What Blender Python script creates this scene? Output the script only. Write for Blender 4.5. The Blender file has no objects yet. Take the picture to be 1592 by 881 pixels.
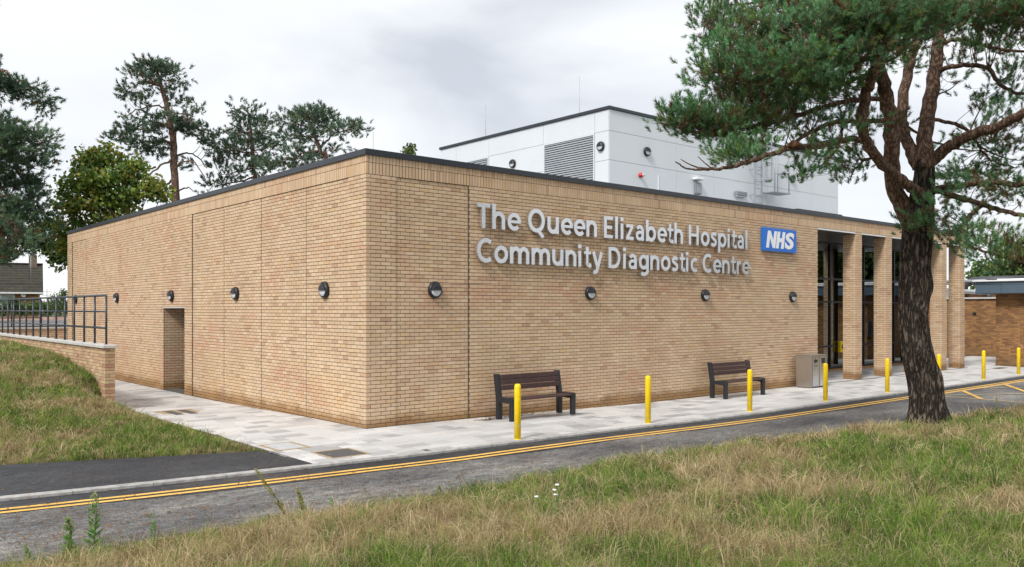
import bpy, math, random
import numpy as np
from mathutils import Matrix, Vector

random.seed(7)
rng = np.random.default_rng(11)
scene = bpy.context.scene
COL = scene.collection
PI = math.pi

# ------------------------------------------------------------------ camera
# building corner is the origin: front wall along +X (y=0), side wall along +Y (x=0)
FPX, CXP, YHP = 1307.0, 796.0, 480.0            # focal length, centre, horizon of the 1592x881 picture
FW = np.array([.651, .759]); FW /= np.linalg.norm(FW)
RT = np.array([FW[1], -FW[0]])
CAM = np.array([-8.234, -13.832, 2.251])
cd = bpy.data.cameras.new('camera')
cam = bpy.data.objects.new('camera', cd); COL.objects.link(cam)
cam.location = CAM
cam.rotation_euler = (PI/2, 0, math.atan2(-FW[0], FW[1]))
cd.sensor_width = 36.0
cd.lens = 36.0*FPX/1592.0
cd.shift_y = (YHP-440.5)/1592.0
cd.clip_end = 2000.0
scene.camera = cam

# ------------------------------------------------------------------ sky, sun, exposure
SUN_EL, SUN_AZ = math.radians(45), math.radians(197)    # azimuth of the vector towards the sun, from +X
w = bpy.data.worlds.new('World'); scene.world = w; w.use_nodes = True
nt = w.node_tree; nt.nodes.clear()
def N(t, typ, **kw):
    n = t.nodes.new(typ)
    for k, v in kw.items(): setattr(n, k, v)
    return n
out = N(nt, 'ShaderNodeOutputWorld'); bg = N(nt, 'ShaderNodeBackground'); bg.inputs['Strength'].default_value = .1
sky = N(nt, 'ShaderNodeTexSky', sky_type='NISHITA', sun_disc=False, sun_elevation=SUN_EL)
sky.sun_rotation = PI/2 - SUN_AZ
tc = N(nt, 'ShaderNodeTexCoord')
mp = N(nt, 'ShaderNodeMapping'); mp.inputs['Scale'].default_value = (1, 1, 2.8); mp.inputs['Location'].default_value = (1.7, 3.1, .2)
nz = N(nt, 'ShaderNodeTexNoise'); nz.inputs['Scale'].default_value = 1.75; nz.inputs['Detail'].default_value = 6; nz.inputs['Roughness'].default_value = .48
nz.inputs['Distortion'].default_value = .45
rp = N(nt, 'ShaderNodeValToRGB')
els = rp.color_ramp.elements
els[0].position = .24; els[0].color = (.62, .655, .705, 1)
els[1].position = .60; els[1].color = (1, 1, 1, 1)
e = els.new(.38); e.color = (.84, .86, .89, 1)
e = els.new(.47); e.color = (.94, .955, .975, 1)
sc_ = N(nt, 'ShaderNodeMix', data_type='RGBA', blend_type='MULTIPLY'); sc_.inputs[0].default_value = 1; sc_.inputs[7].default_value = (5.1, 5.1, 5.15, 1)
mx = N(nt, 'ShaderNodeMix', data_type='RGBA'); mx.inputs[0].default_value = .93
nt.links.new(tc.outputs['Generated'], mp.inputs['Vector']); nt.links.new(mp.outputs[0], nz.inputs['Vector'])
nt.links.new(nz.outputs['Fac'], rp.inputs[0]); nt.links.new(rp.outputs[0], sc_.inputs[6])
nt.links.new(sky.outputs[0], mx.inputs[6]); nt.links.new(sc_.outputs[2], mx.inputs[7])
nt.links.new(mx.outputs[2], bg.inputs['Color']); nt.links.new(bg.outputs[0], out.inputs[0])

sl = bpy.data.lights.new('sun', 'SUN'); sl.energy = 1.5; sl.angle = math.radians(12); sl.color = (1, .965, .91)
so = bpy.data.objects.new('sun', sl); COL.objects.link(so)
sd = Vector((math.cos(SUN_EL)*math.cos(SUN_AZ), math.cos(SUN_EL)*math.sin(SUN_AZ), math.sin(SUN_EL)))
so.rotation_euler = sd.to_track_quat('Z', 'Y').to_euler(); so.location = (-20, 5, 30)
vs = scene.view_settings
vs.view_transform = 'Standard'; vs.look = 'None'; vs.gamma = 1; vs.use_curve_mapping = False
vs.exposure = 1.07

# ------------------------------------------------------------------ helpers
def S(t):
    t = np.clip(t, 0, 1); return t*t*(3-2*t)
def g(x, y):                                            # the paved ground falls 9 cm away from the corner
    return -.09*S((np.maximum(x, y)-.5)/8.5)
def atd(u, v, d):
    p = FW + RT*(u-CXP)/FPX
    return np.array([CAM[0]+p[0]*d, CAM[1]+p[1]*d, CAM[2]-(v-YHP)/FPX*d])
def depth_of(P): return (np.asarray(P)[..., :2]-CAM[:2]) @ FW
def proj(P):
    q = np.asarray(P)-CAM; d = q[..., :2] @ FW
    return CXP+FPX*(q[..., :2] @ RT)/d, YHP-FPX*q[..., 2]/d, d

def tag(o, label=None, cat=None, group=None, kind=None):
    if label: o['label'] = label
    if cat: o['category'] = cat
    if group: o['group'] = group
    if kind: o['kind'] = kind
    return o
def empty(name, loc=(0, 0, 0), rz=0.0):
    o = bpy.data.objects.new(name, None); COL.objects.link(o); o.location = loc; o.rotation_euler = (0, 0, rz)
    o.empty_display_size = .2
    return o
def link(name, me, mat=None, parent=None):
    if mat is not None and not me.materials: me.materials.append(mat)
    o = bpy.data.objects.new(name, me); COL.objects.link(o)
    if parent is not None: o.parent = parent
    return o

class MB:
    """collects boxes, prisms and tubes into one mesh"""
    def __init__(s): s.v = []; s.f = []; s.sm = []
    def add(s, vs, fs, smooth=False):
        b = len(s.v); s.v.extend([tuple(map(float, p)) for p in vs]); s.f.extend([tuple(i+b for i in f) for f in fs]); s.sm.extend([smooth]*len(fs)); return s
    def box(s, x0, x1, y0, y1, z0, z1, skip=''):
        v = [(x0,y0,z0),(x1,y0,z0),(x1,y1,z0),(x0,y1,z0),(x0,y0,z1),(x1,y0,z1),(x1,y1,z1),(x0,y1,z1)]
        f = [(0,3,2,1),(4,5,6,7),(0,1,5,4),(2,3,7,6),(1,2,6,5),(3,0,4,7)]
        return s.add(v, f)
    def bbox(s, x0, x1, y0, y1, z0, z1, b=.006):
        """box with chamfered edges"""
        xs=(x0,x1); ys=(y0,y1); zs=(z0,z1); V=[]; idx={}
        for ix in (0,1):
            for iy in (0,1):
                for iz in (0,1):
                    sx=b if ix==0 else -b; sy=b if iy==0 else -b; sz=b if iz==0 else -b
                    for k,(ax,ay,az) in enumerate(((0,1,1),(1,0,1),(1,1,0))):
                        idx[ix,iy,iz,k]=len(V); V.append((xs[ix]+ax*sx, ys[iy]+ay*sy, zs[iz]+az*sz))
        F=[]
        q=[(0,0),(1,0),(1,1),(0,1)]
        for ix in (0,1):
            r=[idx[ix,a,c,0] for a,c in q]; F.append(r if ix else r[::-1])
        for iy in (0,1):
            r=[idx[a,iy,c,1] for a,c in q]; F.append(r[::-1] if iy else r)
        for iz in (0,1):
            r=[idx[a,c,iz,2] for a,c in q]; F.append(r if iz else r[::-1])
        for iy in (0,1):
            for iz in (0,1): F.append([idx[0,iy,iz,1],idx[1,iy,iz,1],idx[1,iy,iz,2],idx[0,iy,iz,2]])
        for ix in (0,1):
            for iz in (0,1): F.append([idx[ix,0,iz,0],idx[ix,1,iz,0],idx[ix,1,iz,2],idx[ix,0,iz,2]])
            for iy in (0,1): F.append([idx[ix,iy,0,0],idx[ix,iy,1,0],idx[ix,iy,1,1],idx[ix,iy,0,1]])
        for ix in (0,1):
            for iy in (0,1):
                for iz in (0,1): F.append([idx[ix,iy,iz,0],idx[ix,iy,iz,1],idx[ix,iy,iz,2]])
        return s.add(V, F)
    def prism(s, poly, axis, a, b):
        """polygon extruded along axis 'x','y' or 'z'"""
        n=len(poly)
        def P(p,t): return {'x':(t,p[0],p[1]),'y':(p[0],t,p[1]),'z':(p[0],p[1],t)}[axis]
        v=[P(p,a) for p in poly]+[P(p,b) for p in poly]
        f=[tuple(range(n))[::-1],tuple(range(n,2*n))]+[(i,(i+1)%n,n+(i+1)%n,n+i) for i in range(n)]
        return s.add(v,f)
    def cyl(s, p0, p1, r0, r1=None, n=12, smooth=True, caps=True):
        return s.tube([p0,p1],[r0,r0 if r1 is None else r1],n,smooth,caps)
    def tube(s, pts, rad, n=8, smooth=True, caps=True):
        P=np.array(pts,float); m=len(P)
        T=np.gradient(P,axis=0); T/=np.linalg.norm(T,axis=1)[:,None]+1e-9
        up=np.array([0,0,1.]) if abs(T[0][2])<.9 else np.array([1.,0,0])
        V=[]; a=np.cross(up,T[0]); a/=np.linalg.norm(a)
        for i in range(m):
            a=a-T[i]*(a@T[i]); a/=np.linalg.norm(a)+1e-9; b=np.cross(T[i],a)
            for k in range(n):
                t=2*PI*k/n; V.append(P[i]+rad[i]*(math.cos(t)*a+math.sin(t)*b))
        F=[]
        for i in range(m-1):
            for k in range(n):
                k2=(k+1)%n; F.append((i*n+k,i*n+k2,(i+1)*n+k2,(i+1)*n+k))
        s.add(V,F,smooth)
        if caps:
            b0=len(s.v)-m*n
            s.f.append(tuple(b0+k for k in range(n))[::-1]); s.sm.append(False)
            s.f.append(tuple(b0+(m-1)*n+k for k in range(n))); s.sm.append(False)
        return s
    def lathe(s, prof, n=24, smooth=True):
        """profile of (r,z) about z"""
        V=[];F=[]
        for r,z in prof:
            for k in range(n): V.append((r*math.cos(2*PI*k/n), r*math.sin(2*PI*k/n), z))
        for i in range(len(prof)-1):
            for k in range(n):
                k2=(k+1)%n; F.append((i*n+k,i*n+k2,(i+1)*n+k2,(i+1)*n+k))
        return s.add(V,F,smooth)
    def mesh(s, name):
        me=bpy.data.meshes.new(name); me.from_pydata(s.v,[],s.f); me.polygons.foreach_set('use_smooth',s.sm); me.update(); return me
    def build(s, name, mat, parent=None): return link(name, s.mesh(name), mat, parent)

def np_mesh(name, V, F, mat, parent=None, col=None, nper=3, smooth=False):
    """fast mesh from arrays; every face has nper corners"""
    V=np.ascontiguousarray(V,np.float32); F=np.ascontiguousarray(F,np.int32)
    me=bpy.data.meshes.new(name); nv,nf=len(V),len(F)
    me.vertices.add(nv); me.vertices.foreach_set('co',V.ravel())
    me.loops.add(nf*nper); me.loops.foreach_set('vertex_index',F.ravel())
    me.polygons.add(nf); me.polygons.foreach_set('loop_start',np.arange(nf,dtype=np.int32)*nper)
    me.polygons.foreach_set('use_smooth',np.full(nf,smooth))
    if col is not None:
        a=me.attributes.new('col','FLOAT_COLOR','POINT'); c=np.ones((nv,4),np.float32); c[:,:3]=col; a.data.foreach_set('color',c.ravel())
    me.update(calc_edges=True); me.validate()
    return link(name, me, mat, parent)

def grid_mesh(name, xs, ys, zf, mat, parent=None, mask=None):
    X,Y=np.meshgrid(xs,ys,indexing='ij'); Z=zf(X,Y); nx,ny=X.shape
    V=np.stack([X,Y,Z],-1).reshape(-1,3); i=np.arange(nx*ny).reshape(nx,ny)
    F=np.stack([i[:-1,:-1],i[1:,:-1],i[1:,1:],i[:-1,1:]],-1).reshape(-1,4)
    return np_mesh(name,V,F,mat,parent,None,4,True)
def strip_mesh(name, xs, ylo, yhi, zf, mat, parent=None, nj=2):
    """sheet between two curves y(x), following the height function"""
    xs=np.asarray(xs,float); T=np.linspace(0,1,nj); lo=np.array([ylo(x) for x in xs]); hi=np.array([yhi(x) for x in xs])
    X=np.repeat(xs[:,None],nj,1); Y=lo[:,None]+(hi-lo)[:,None]*T; Z=zf(X,Y); i=np.arange(X.size).reshape(X.shape)
    F=np.stack([i[:-1,:-1],i[1:,:-1],i[1:,1:],i[:-1,1:]],-1).reshape(-1,4)
    return np_mesh(name,np.stack([X,Y,Z],-1).reshape(-1,3),F,mat,parent,None,4)

def vnoise(x, y, seed=0, octs=3):
    """smooth value noise 0..1 on arrays"""
    tot=0; amp=1; s=0
    for o in range(octs):
        xx=x*2**o+seed*17.3+o*5.1; yy=y*2**o+seed*9.7+o*3.3
        xi=np.floor(xx); yi=np.floor(yy); fx=S(xx-xi); fy=S(yy-yi)
        def h(a,b): t=np.sin(a*127.1+b*311.7+seed*74.7+o*13.1)*43758.5453; return t-np.floor(t)
        v=(h(xi,yi)*(1-fx)+h(xi+1,yi)*fx)*(1-fy)+(h(xi,yi+1)*(1-fx)+h(xi+1,yi+1)*fx)*fy
        tot=tot+v*amp; s+=amp; amp*=.5
    return tot/s

# ------------------------------------------------------------------ materials
def mat_new(name):
    m=bpy.data.materials.new(name); m.use_nodes=True; t=m.node_tree
    b=t.nodes['Principled BSDF']; return m,t,b
def setin(n, k, v):
    n.inputs[k].default_value = v
def rgba(c): return (c[0],c[1],c[2],1)
def coord(t, kind='pos'):
    if kind=='pos': return N(t,'ShaderNodeNewGeometry').outputs['Position']
    return N(t,'ShaderNodeTexCoord').outputs['Object']
def noise(t, vec, scale, detail=4, rough=.55, scl=None):
    n=N(t,'ShaderNodeTexNoise'); setin(n,'Scale',scale); setin(n,'Detail',detail); setin(n,'Roughness',rough)
    if scl is not None:
        m=N(t,'ShaderNodeMapping'); setin(m,'Scale',scl); t.links.new(vec,m.inputs[0]); vec=m.outputs[0]
    t.links.new(vec,n.inputs['Vector']); return n.outputs['Fac']
def ramp(t, fac, stops, interp='LINEAR'):
    r=N(t,'ShaderNodeValToRGB'); r.color_ramp.interpolation=interp; el=r.color_ramp.elements
    el[0].position=stops[0][0]; el[0].color=rgba(stops[0][1]); el[1].position=stops[-1][0]; el[1].color=rgba(stops[-1][1])
    for p,c in stops[1:-1]: x=el.new(p); x.color=rgba(c)
    t.links.new(fac,r.inputs[0]); return r.outputs[0]
def mixc(t, fac, a, b, mode='MIX'):
    m=N(t,'ShaderNodeMix',data_type='RGBA',blend_type=mode)
    for i,x in ((0,fac),(6,a),(7,b)):
        if isinstance(x,(int,float)): m.inputs[i].default_value=x
        elif isinstance(x,tuple): m.inputs[i].default_value=rgba(x)
        else: t.links.new(x,m.inputs[i])
    return m.outputs[2]
def math_(t, op, a, b=0.0, c=0.0, clamp=False):
    m=N(t,'ShaderNodeMath',operation=op); m.use_clamp=clamp
    for i,x in enumerate((a,b,c)):
        if isinstance(x,(int,float)): m.inputs[i].default_value=x
        else: t.links.new(x,m.inputs[i])
    return m.outputs[0]
def bump(t, b, h, strength=.3, dist=.01):
    n=N(t,'ShaderNodeBump'); setin(n,'Strength',strength); setin(n,'Distance',dist); t.links.new(h,n.inputs['Height']); t.links.new(n.outputs[0],b.inputs['Normal'])
def gray3(v): return (v,v,v)

def simple(name, col, rough=.6, metal=0.0, var=.12, scale=6.0, bmp=0.0, bscale=60, spec=.5, obj=False):
    m,t,b=mat_new(name); p=coord(t,'obj' if obj else 'pos')
    n=noise(t,p,scale,5); lo=tuple(c*(1-var) for c in col); hi=tuple(min(1,c*(1+var)) for c in col)
    t.links.new(ramp(t,n,[(.3,lo),(.7,hi)]),b.inputs['Base Color'])
    setin(b,'Roughness',rough); setin(b,'Metallic',metal); setin(b,'Specular IOR Level',spec)
    if bmp: bump(t,b,noise(t,p,bscale,4),bmp,.004)
    return m

def brick_mat(name, stops, pink, pinkamt=.35, stain=True, dark=1.0):
    m,t,b=mat_new(name); geo=N(t,'ShaderNodeNewGeometry'); oi=N(t,'ShaderNodeObjectInfo'); pos=geo.outputs['Position']
    r=math_(t,'FRACT',math_(t,'ADD',geo.outputs['Random Per Island'],oi.outputs['Random']))
    c=ramp(t,r,stops)
    r2=math_(t,'FRACT',math_(t,'MULTIPLY',r,7.31))
    patch=noise(t,pos,.42,3,.6,(1,1,2.4))
    # bands and patches where a redder batch of bricks was laid
    k=math_(t,'MULTIPLY',math_(t,'SMOOTH_MAX',0,math_(t,'MULTIPLY',math_(t,'SUBTRACT',patch,.50),6),.02,),1.0,clamp=True)
    k=math_(t,'MULTIPLY',k,math_(t,'GREATER_THAN',r2,.38))
    c=mixc(t,math_(t,'MULTIPLY',k,pinkamt),c,pink)
    f=noise(t,pos,45,4,.6); c=mixc(t,1.0,c,ramp(t,f,[(.25,gray3(.90)),(.75,gray3(1.06))]),'MULTIPLY')
    big=noise(t,pos,.9,4,.6); c=mixc(t,1.0,c,ramp(t,big,[(.3,gray3(.92)),(.7,gray3(1.05))]),'MULTIPLY')
    if stain:
        sx=N(t,'ShaderNodeSeparateXYZ'); t.links.new(pos,sx.inputs[0])
        h=math_(t,'ADD',sx.outputs[2],math_(t,'MULTIPLY',noise(t,pos,1.7,4),-.35))
        kk=math_(t,'MULTIPLY',math_(t,'SUBTRACT',.05,h),6.0,clamp=True)
        c=mixc(t,math_(t,'MULTIPLY',kk,.85),c,(.26,.14,.055))
        # faint orange run-off lower down
        h2=math_(t,'MULTIPLY',math_(t,'SUBTRACT',1.3,sx.outputs[2]),.5,clamp=True)
        c=mixc(t,math_(t,'MULTIPLY',math_(t,'MULTIPLY',h2,ramp(t,noise(t,pos,.8,4),[(.45,gray3(0)),(.62,gray3(1))])),.40),c,(.58,.36,.15))
    if dark!=1.0: c=mixc(t,1.0,c,gray3(dark),'MULTIPLY')
    t.links.new(c,b.inputs['Base Color']); setin(b,'Roughness',.85); setin(b,'Specular IOR Level',.25)
    return m

BUFF=[(0,(0.565,0.399,0.257)),(.14,(0.636,0.475,0.321)),(.28,(0.574,0.414,0.274)),(.42,(0.664,0.501,0.342)),(.56,(0.602,0.434,0.284)),(.7,(0.636,0.466,0.307)),(.82,(0.548,0.391,0.261)),(.92,(0.618,0.430,0.250)),(.97,(0.512,0.347,0.229)),(1,(0.476,0.308,0.206))]
M={}
M['brick']=brick_mat('buff_brick',BUFF,(.57,.32,.21),.62)
MULTI=[(0,(.52,.40,.23)),(.22,(.60,.46,.27)),(.4,(.47,.27,.18)),(.55,(.57,.42,.25)),(.7,(.42,.22,.15)),(.85,(.55,.39,.22)),(1,(.36,.20,.14))]
M['brick_mix']=brick_mat('mixed_brick',MULTI,(.44,.23,.16),.45,False)
M['mortar']=simple('mortar',(.050,.043,.036),.95,0,.12,30)
M['mortar_light']=simple('mortar_pale',(.17,.145,.12),.95,0,.1,30)
M['sealant']=simple('joint_sealant',(.09,.07,.055),.8)
M['coping']=simple('coping_grey',(.026,.032,.042),.40,.0,.08,3)
M['steel']=simple('brushed_steel',(.68,.69,.71),.24,.95,.06,5)
M['steel_soft']=simple('stainless_panel',(.46,.43,.40),.36,.85,.06,4)
M['galv']=simple('galvanised_steel',(.36,.39,.42),.5,.4,.10,14)
M['black']=simple('black_plastic',(.013,.015,.019),.42,0,.1,12)
M['frame']=simple('dark_frame',(.018,.022,.028),.38,.1,.1,8)
M['rail']=simple('railing_paint',(.030,.042,.060),.35,.2,.1,8)
M['lens']=simple('lamp_lens',(.62,.64,.68),.35,0,.04,8)
M['white']=simple('white_coat',(.78,.79,.80),.5,0,.03,3)
M['panel']=simple('plant_panel',(.64,.68,.715),.42,0,.03,.7)
M['panel_seam']=simple('panel_seam',(.46,.49,.52),.6)
M['louvre']=simple('louvre_metal',(.36,.39,.42),.45,.2,.05,3)
M['void']=simple('dark_void',(.02,.021,.023),.8)
M['yellow']=simple('bollard_yellow',(.90,.62,.003),.42,0,.09,14,.12,40)
M['blue']=simple('sign_blue',(.006,.150,.60),.35,0,.03,3)
M['signwhite']=simple('sign_white',(.85,.86,.88),.4,0,.02,3)
M['plank']=simple('bench_plank',(.062,.031,.028),.6,0,.25,11,.25,50)
M['benchframe']=simple('bench_frame',(.016,.018,.021),.55,0,.15,14,.2,50)
M['red']=simple('alarm_red',(.52,.02,.02),.4)
M['greybox']=simple('grey_box',(.22,.23,.25),.5)
M['stonecop']=simple('stone_coping',(.50,.49,.47),.85,0,.12,8,.2)
M['kerb']=simple('kerb_concrete',(.36,.35,.335),.9,0,.30,9,.4)
M['tan']=simple('cover_mortar',(.36,.27,.17),.95,0,.18,10,.3)
M['castiron']=simple('cover_infill',(.085,.082,.08),.85,0,.35,55,.6,90)
M['coverlight']=simple('cover_concrete',(.46,.47,.48),.8,0,.12,9)
M['soffit']=simple('soffit_panel',(.05,.052,.056),.4,0,.05,2)
M['roofing']=simple('roof_membrane',(.20,.21,.22),.8)
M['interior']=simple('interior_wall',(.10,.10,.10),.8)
M['timber']=simple('timber_door',(.32,.13,.05),.5,0,.2,5)
M['fascia']=simple('fascia_grey_blue',(.085,.125,.165),.45,0,.06,3)
M['pipe_lag']=simple('pipe_lagging',(.42,.44,.46),.4,.6,.1,5)
M['pipe_dark']=simple('pipe_dark',(.05,.055,.06),.5,0,.1,5)
M['upvc']=simple('window_white',(.72,.73,.74),.5,0,.03,3)
M['curtain']=simple('window_pane_pale',(.28,.33,.34),.25,0,.1,2)
M['gutter']=simple('drain_dark',(.03,.03,.032),.6)

def paving_mat():
    m,t,b=mat_new('pale_paving'); geo=N(t,'ShaderNodeNewGeometry'); oi=N(t,'ShaderNodeObjectInfo'); pos=geo.outputs['Position']
    r=math_(t,'FRACT',math_(t,'ADD',geo.outputs['Random Per Island'],oi.outputs['Random']))
    c=ramp(t,r,[(0,(.34,.335,.33)),(.10,(.47,.465,.46)),(.3,(.60,.59,.575)),(.45,(.50,.495,.49)),(.62,(.58,.57,.555)),(.85,(.63,.62,.60)),(.93,(.45,.445,.44)),(1,(.38,.375,.375))])
    c=mixc(t,1,c,ramp(t,noise(t,pos,1.3,5,.6,(.55,1,1)),[(.30,gray3(.90)),(.50,gray3(1.0)),(.8,gray3(1.03))]),'MULTIPLY')
    c=mixc(t,1,c,ramp(t,noise(t,pos,60,4,.7),[(.3,gray3(.86)),(.7,gray3(1.08))]),'MULTIPLY')
    t.links.new(c,b.inputs['Base Color']); 
    rr=ramp(t,noise(t,pos,1.1,4),[(.35,gray3(.5)),(.65,gray3(.85))]); t.links.new(rr,b.inputs['Roughness'])
    bump(t,b,noise(t,pos,90,4),.25,.003); return m
M['paving']=paving_mat()
M['paving_bed']=simple('paving_joint_sand',(.085,.08,.072),.95,0,.2,20)

def asphalt_mat(name, dark, light, wear, needles=.5):
    m,t,b=mat_new(name); pos=coord(t)
    a=noise(t,pos,.55,5,.6,(.6,1.3,1)); c=ramp(t,a,[(.36,dark),(.50,light),(.68,wear)])
    agg=noise(t,pos,75,3,.7); c=mixc(t,1,c,ramp(t,agg,[(.36,gray3(.35)),(.5,gray3(.95)),(.64,gray3(1.9))]),'MULTIPLY')
    agg3=noise(t,pos,7.5,5,.75,(.7,1.4,1)); c=mixc(t,1,c,ramp(t,agg3,[(.36,gray3(.66)),(.5,gray3(1.0)),(.64,gray3(1.38))]),'MULTIPLY')
    agg2=noise(t,pos,24,4,.7); c=mixc(t,1,c,ramp(t,agg2,[(.35,gray3(.72)),(.65,gray3(1.25))]),'MULTIPLY')
    if needles:      # washed-in pine needle litter
        q=math_(t,'MULTIPLY',ramp(t,noise(t,pos,.9,4,.6),[(.44,gray3(0)),(.66,gray3(1))]),ramp(t,noise(t,pos,26,5,.75,(.6,1.6,1)),[(.54,gray3(0)),(.64,gray3(1))]))
        c=mixc(t,math_(t,'MULTIPLY',q,needles),c,(.20,.095,.035))
    t.links.new(c,b.inputs['Base Color']); setin(b,'Roughness',.8); setin(b,'Specular IOR Level',.35)
    bump(t,b,agg,.6,.006); return m
M['asphalt']=asphalt_mat('road_asphalt',(.075,.075,.078),(.135,.133,.13),(.25,.24,.22),.85)
M['asphalt_new']=asphalt_mat('fresh_asphalt',(.026,.028,.033),(.038,.040,.045),(.070,.072,.076),.45)
def paint_mat():
    m,t,b=mat_new('yellow_road_paint'); pos=coord(t)
    c=ramp(t,noise(t,pos,3.0,5,.7),[(.3,(.74,.41,.07)),(.6,(.86,.52,.12))])
    w_=ramp(t,math_(t,'ADD',math_(t,'MULTIPLY',noise(t,pos,48,5,.75),.7),math_(t,'MULTIPLY',noise(t,pos,1.6,3,.6),.3)),[(.40,gray3(1)),(.47,gray3(0))])
    c=mixc(t,math_(t,'MULTIPLY',w_,.75),c,(.13,.11,.08))
    t.links.new(c,b.inputs['Base Color']); setin(b,'Roughness',.75); return m
M['paint']=paint_mat()
M['paint_old']=simple('faded_yellow_paint',(.58,.42,.20),.8,0,.25,9)

def soil_mat():
    m,t,b=mat_new('grassy_soil'); pos=coord(t)
    c=ramp(t,noise(t,pos,1.1,5,.6),[(.32,(.055,.068,.02)),(.5,(.10,.088,.04)),(.68,(.155,.125,.07))])
    c=mixc(t,1,c,ramp(t,noise(t,pos,40,4,.7),[(.3,gray3(.5)),(.7,gray3(1.4))]),'MULTIPLY')
    t.links.new(c,b.inputs['Base Color']); setin(b,'Roughness',.95); setin(b,'Specular IOR Level',.1); return m
M['soil']=soil_mat()
def field_mat():
    m,t,b=mat_new('far_grass'); pos=coord(t)
    t.links.new(ramp(t,noise(t,pos,.15,6,.7),[(.3,(.06,.085,.025)),(.7,(.12,.125,.055))]),b.inputs['Base Color']); setin(b,'Roughness',.95); return m
M['field']=field_mat()

def leaf_mat(name, trans=.3, rough=.6):
    m,t,b=mat_new(name); at=N(t,'ShaderNodeAttribute',attribute_name='col')
    t.links.new(at.outputs['Color'],b.inputs['Base Color']); setin(b,'Roughness',rough); setin(b,'Specular IOR Level',.25)
    tr=N(t,'ShaderNodeBsdfTranslucent'); t.links.new(at.outputs['Color'],tr.inputs[0])
    mx_=N(t,'ShaderNodeMixShader'); mx_.inputs[0].default_value=trans
    t.links.new(b.outputs[0],mx_.inputs[1]); t.links.new(tr.outputs[0],mx_.inputs[2]); t.links.new(mx_.outputs[0],t.nodes['Material Output'].inputs[0]); return m
M['grass']=leaf_mat('grass_blades',.35,.65)
M['needles']=leaf_mat('pine_needles',.25,.5)
M['leaves']=leaf_mat('leaves',.35,.5)

def bark_mat(name, c0, c1, c2, sc=9.0, strength=1.0, stretch=.22, dist=.04):
    m,t,b=mat_new(name); pos=coord(t)
    n1=noise(t,pos,sc,6,.62,(1,1,stretch)); n2=noise(t,pos,sc*3.2,5,.7,(1,1,stretch*1.6)); n3=noise(t,pos,sc*9,3,.7,(1,1,.6))
    rid=math_(t,'ABSOLUTE',math_(t,'SUBTRACT',n1,.5)); rid=math_(t,'MULTIPLY',math_(t,'MINIMUM',rid,.11),5.5)
    h=math_(t,'ADD',math_(t,'ADD',rid,math_(t,'MULTIPLY',n2,.45)),math_(t,'MULTIPLY',n3,.18))
    t.links.new(ramp(t,h,[(.32,c0),(.62,c1),(.98,c2)]),b.inputs['Base Color']); setin(b,'Roughness',.9); setin(b,'Specular IOR Level',.2)
    bump(t,b,h,strength,dist); return m
M['bark']=bark_mat('pine_bark_dark',(.013,.010,.008),(.062,.047,.037),(.165,.132,.105),15,1.0,.24,.035)
M['bark_red']=bark_mat('pine_bark_red',(.05,.030,.021),(.15,.090,.064),(.26,.175,.13),14,.7,.4,.02)
M['bark_orange']=bark_mat('pine_bark_orange',(.11,.05,.028),(.25,.12,.07),(.32,.18,.11),6,.5,.4,.02)
M['bark_grey']=bark_mat('deciduous_bark',(.03,.026,.02),(.07,.06,.05),(.11,.10,.085),8)

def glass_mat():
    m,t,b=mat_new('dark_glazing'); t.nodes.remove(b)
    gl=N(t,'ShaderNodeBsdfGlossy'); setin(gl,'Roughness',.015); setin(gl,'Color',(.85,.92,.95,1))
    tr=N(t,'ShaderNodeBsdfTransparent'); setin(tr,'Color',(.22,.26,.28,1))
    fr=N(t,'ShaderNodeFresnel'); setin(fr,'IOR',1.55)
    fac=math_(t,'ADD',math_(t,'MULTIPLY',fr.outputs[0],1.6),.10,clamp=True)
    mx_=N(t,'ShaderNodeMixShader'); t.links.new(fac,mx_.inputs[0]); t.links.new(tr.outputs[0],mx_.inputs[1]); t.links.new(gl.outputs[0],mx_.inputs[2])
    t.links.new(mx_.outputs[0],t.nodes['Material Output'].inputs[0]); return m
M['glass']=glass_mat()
def old_brick_mat():
    m,t,b=mat_new('old_brown_brick'); pos=coord(t); sx=N(t,'ShaderNodeSeparateXYZ'); t.links.new(pos,sx.inputs[0])
    cx=N(t,'ShaderNodeCombineXYZ'); t.links.new(math_(t,'ADD',sx.outputs[0],sx.outputs[1]),cx.inputs[0]); t.links.new(sx.outputs[2],cx.inputs[1])
    bt=N(t,'ShaderNodeTexBrick'); setin(bt,'Scale',1.0); setin(bt,'Brick Width',.225); setin(bt,'Row Height',.075); setin(bt,'Mortar Size',.006)
    setin(bt,'Color1',(.36,.185,.065,1)); setin(bt,'Color2',(.17,.075,.035,1)); setin(bt,'Mortar',(.11,.085,.06,1)); setin(bt,'Bias',-.1)
    t.links.new(cx.outputs[0],bt.inputs['Vector'])
    c=mixc(t,1,bt.outputs['Color'],ramp(t,noise(t,pos,.9,4),[(.3,gray3(.75)),(.7,gray3(1.2))]),'MULTIPLY')
    kk=math_(t,'MULTIPLY',math_(t,'SUBTRACT',.35,sx.outputs[2]),1.6,clamp=True); c=mixc(t,math_(t,'MULTIPLY',kk,.5),c,(.10,.09,.05))
    t.links.new(c,b.inputs['Base Color']); setin(b,'Roughness',.9); return m
M['oldbrick']=old_brick_mat()
def tile_roof_mat():
    m,t,b=mat_new('mossy_roof_tile'); pos=coord(t); oi=N(t,'ShaderNodeObjectInfo')
    c=ramp(t,noise(t,pos,2.5,5,.7),[(.3,(.026,.024,.020)),(.55,(.048,.043,.033)),(.75,(.070,.075,.024))])
    t.links.new(c,b.inputs['Base Color']); setin(b,'Roughness',.9); return m
M['rooftile']=tile_roof_mat()

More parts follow.
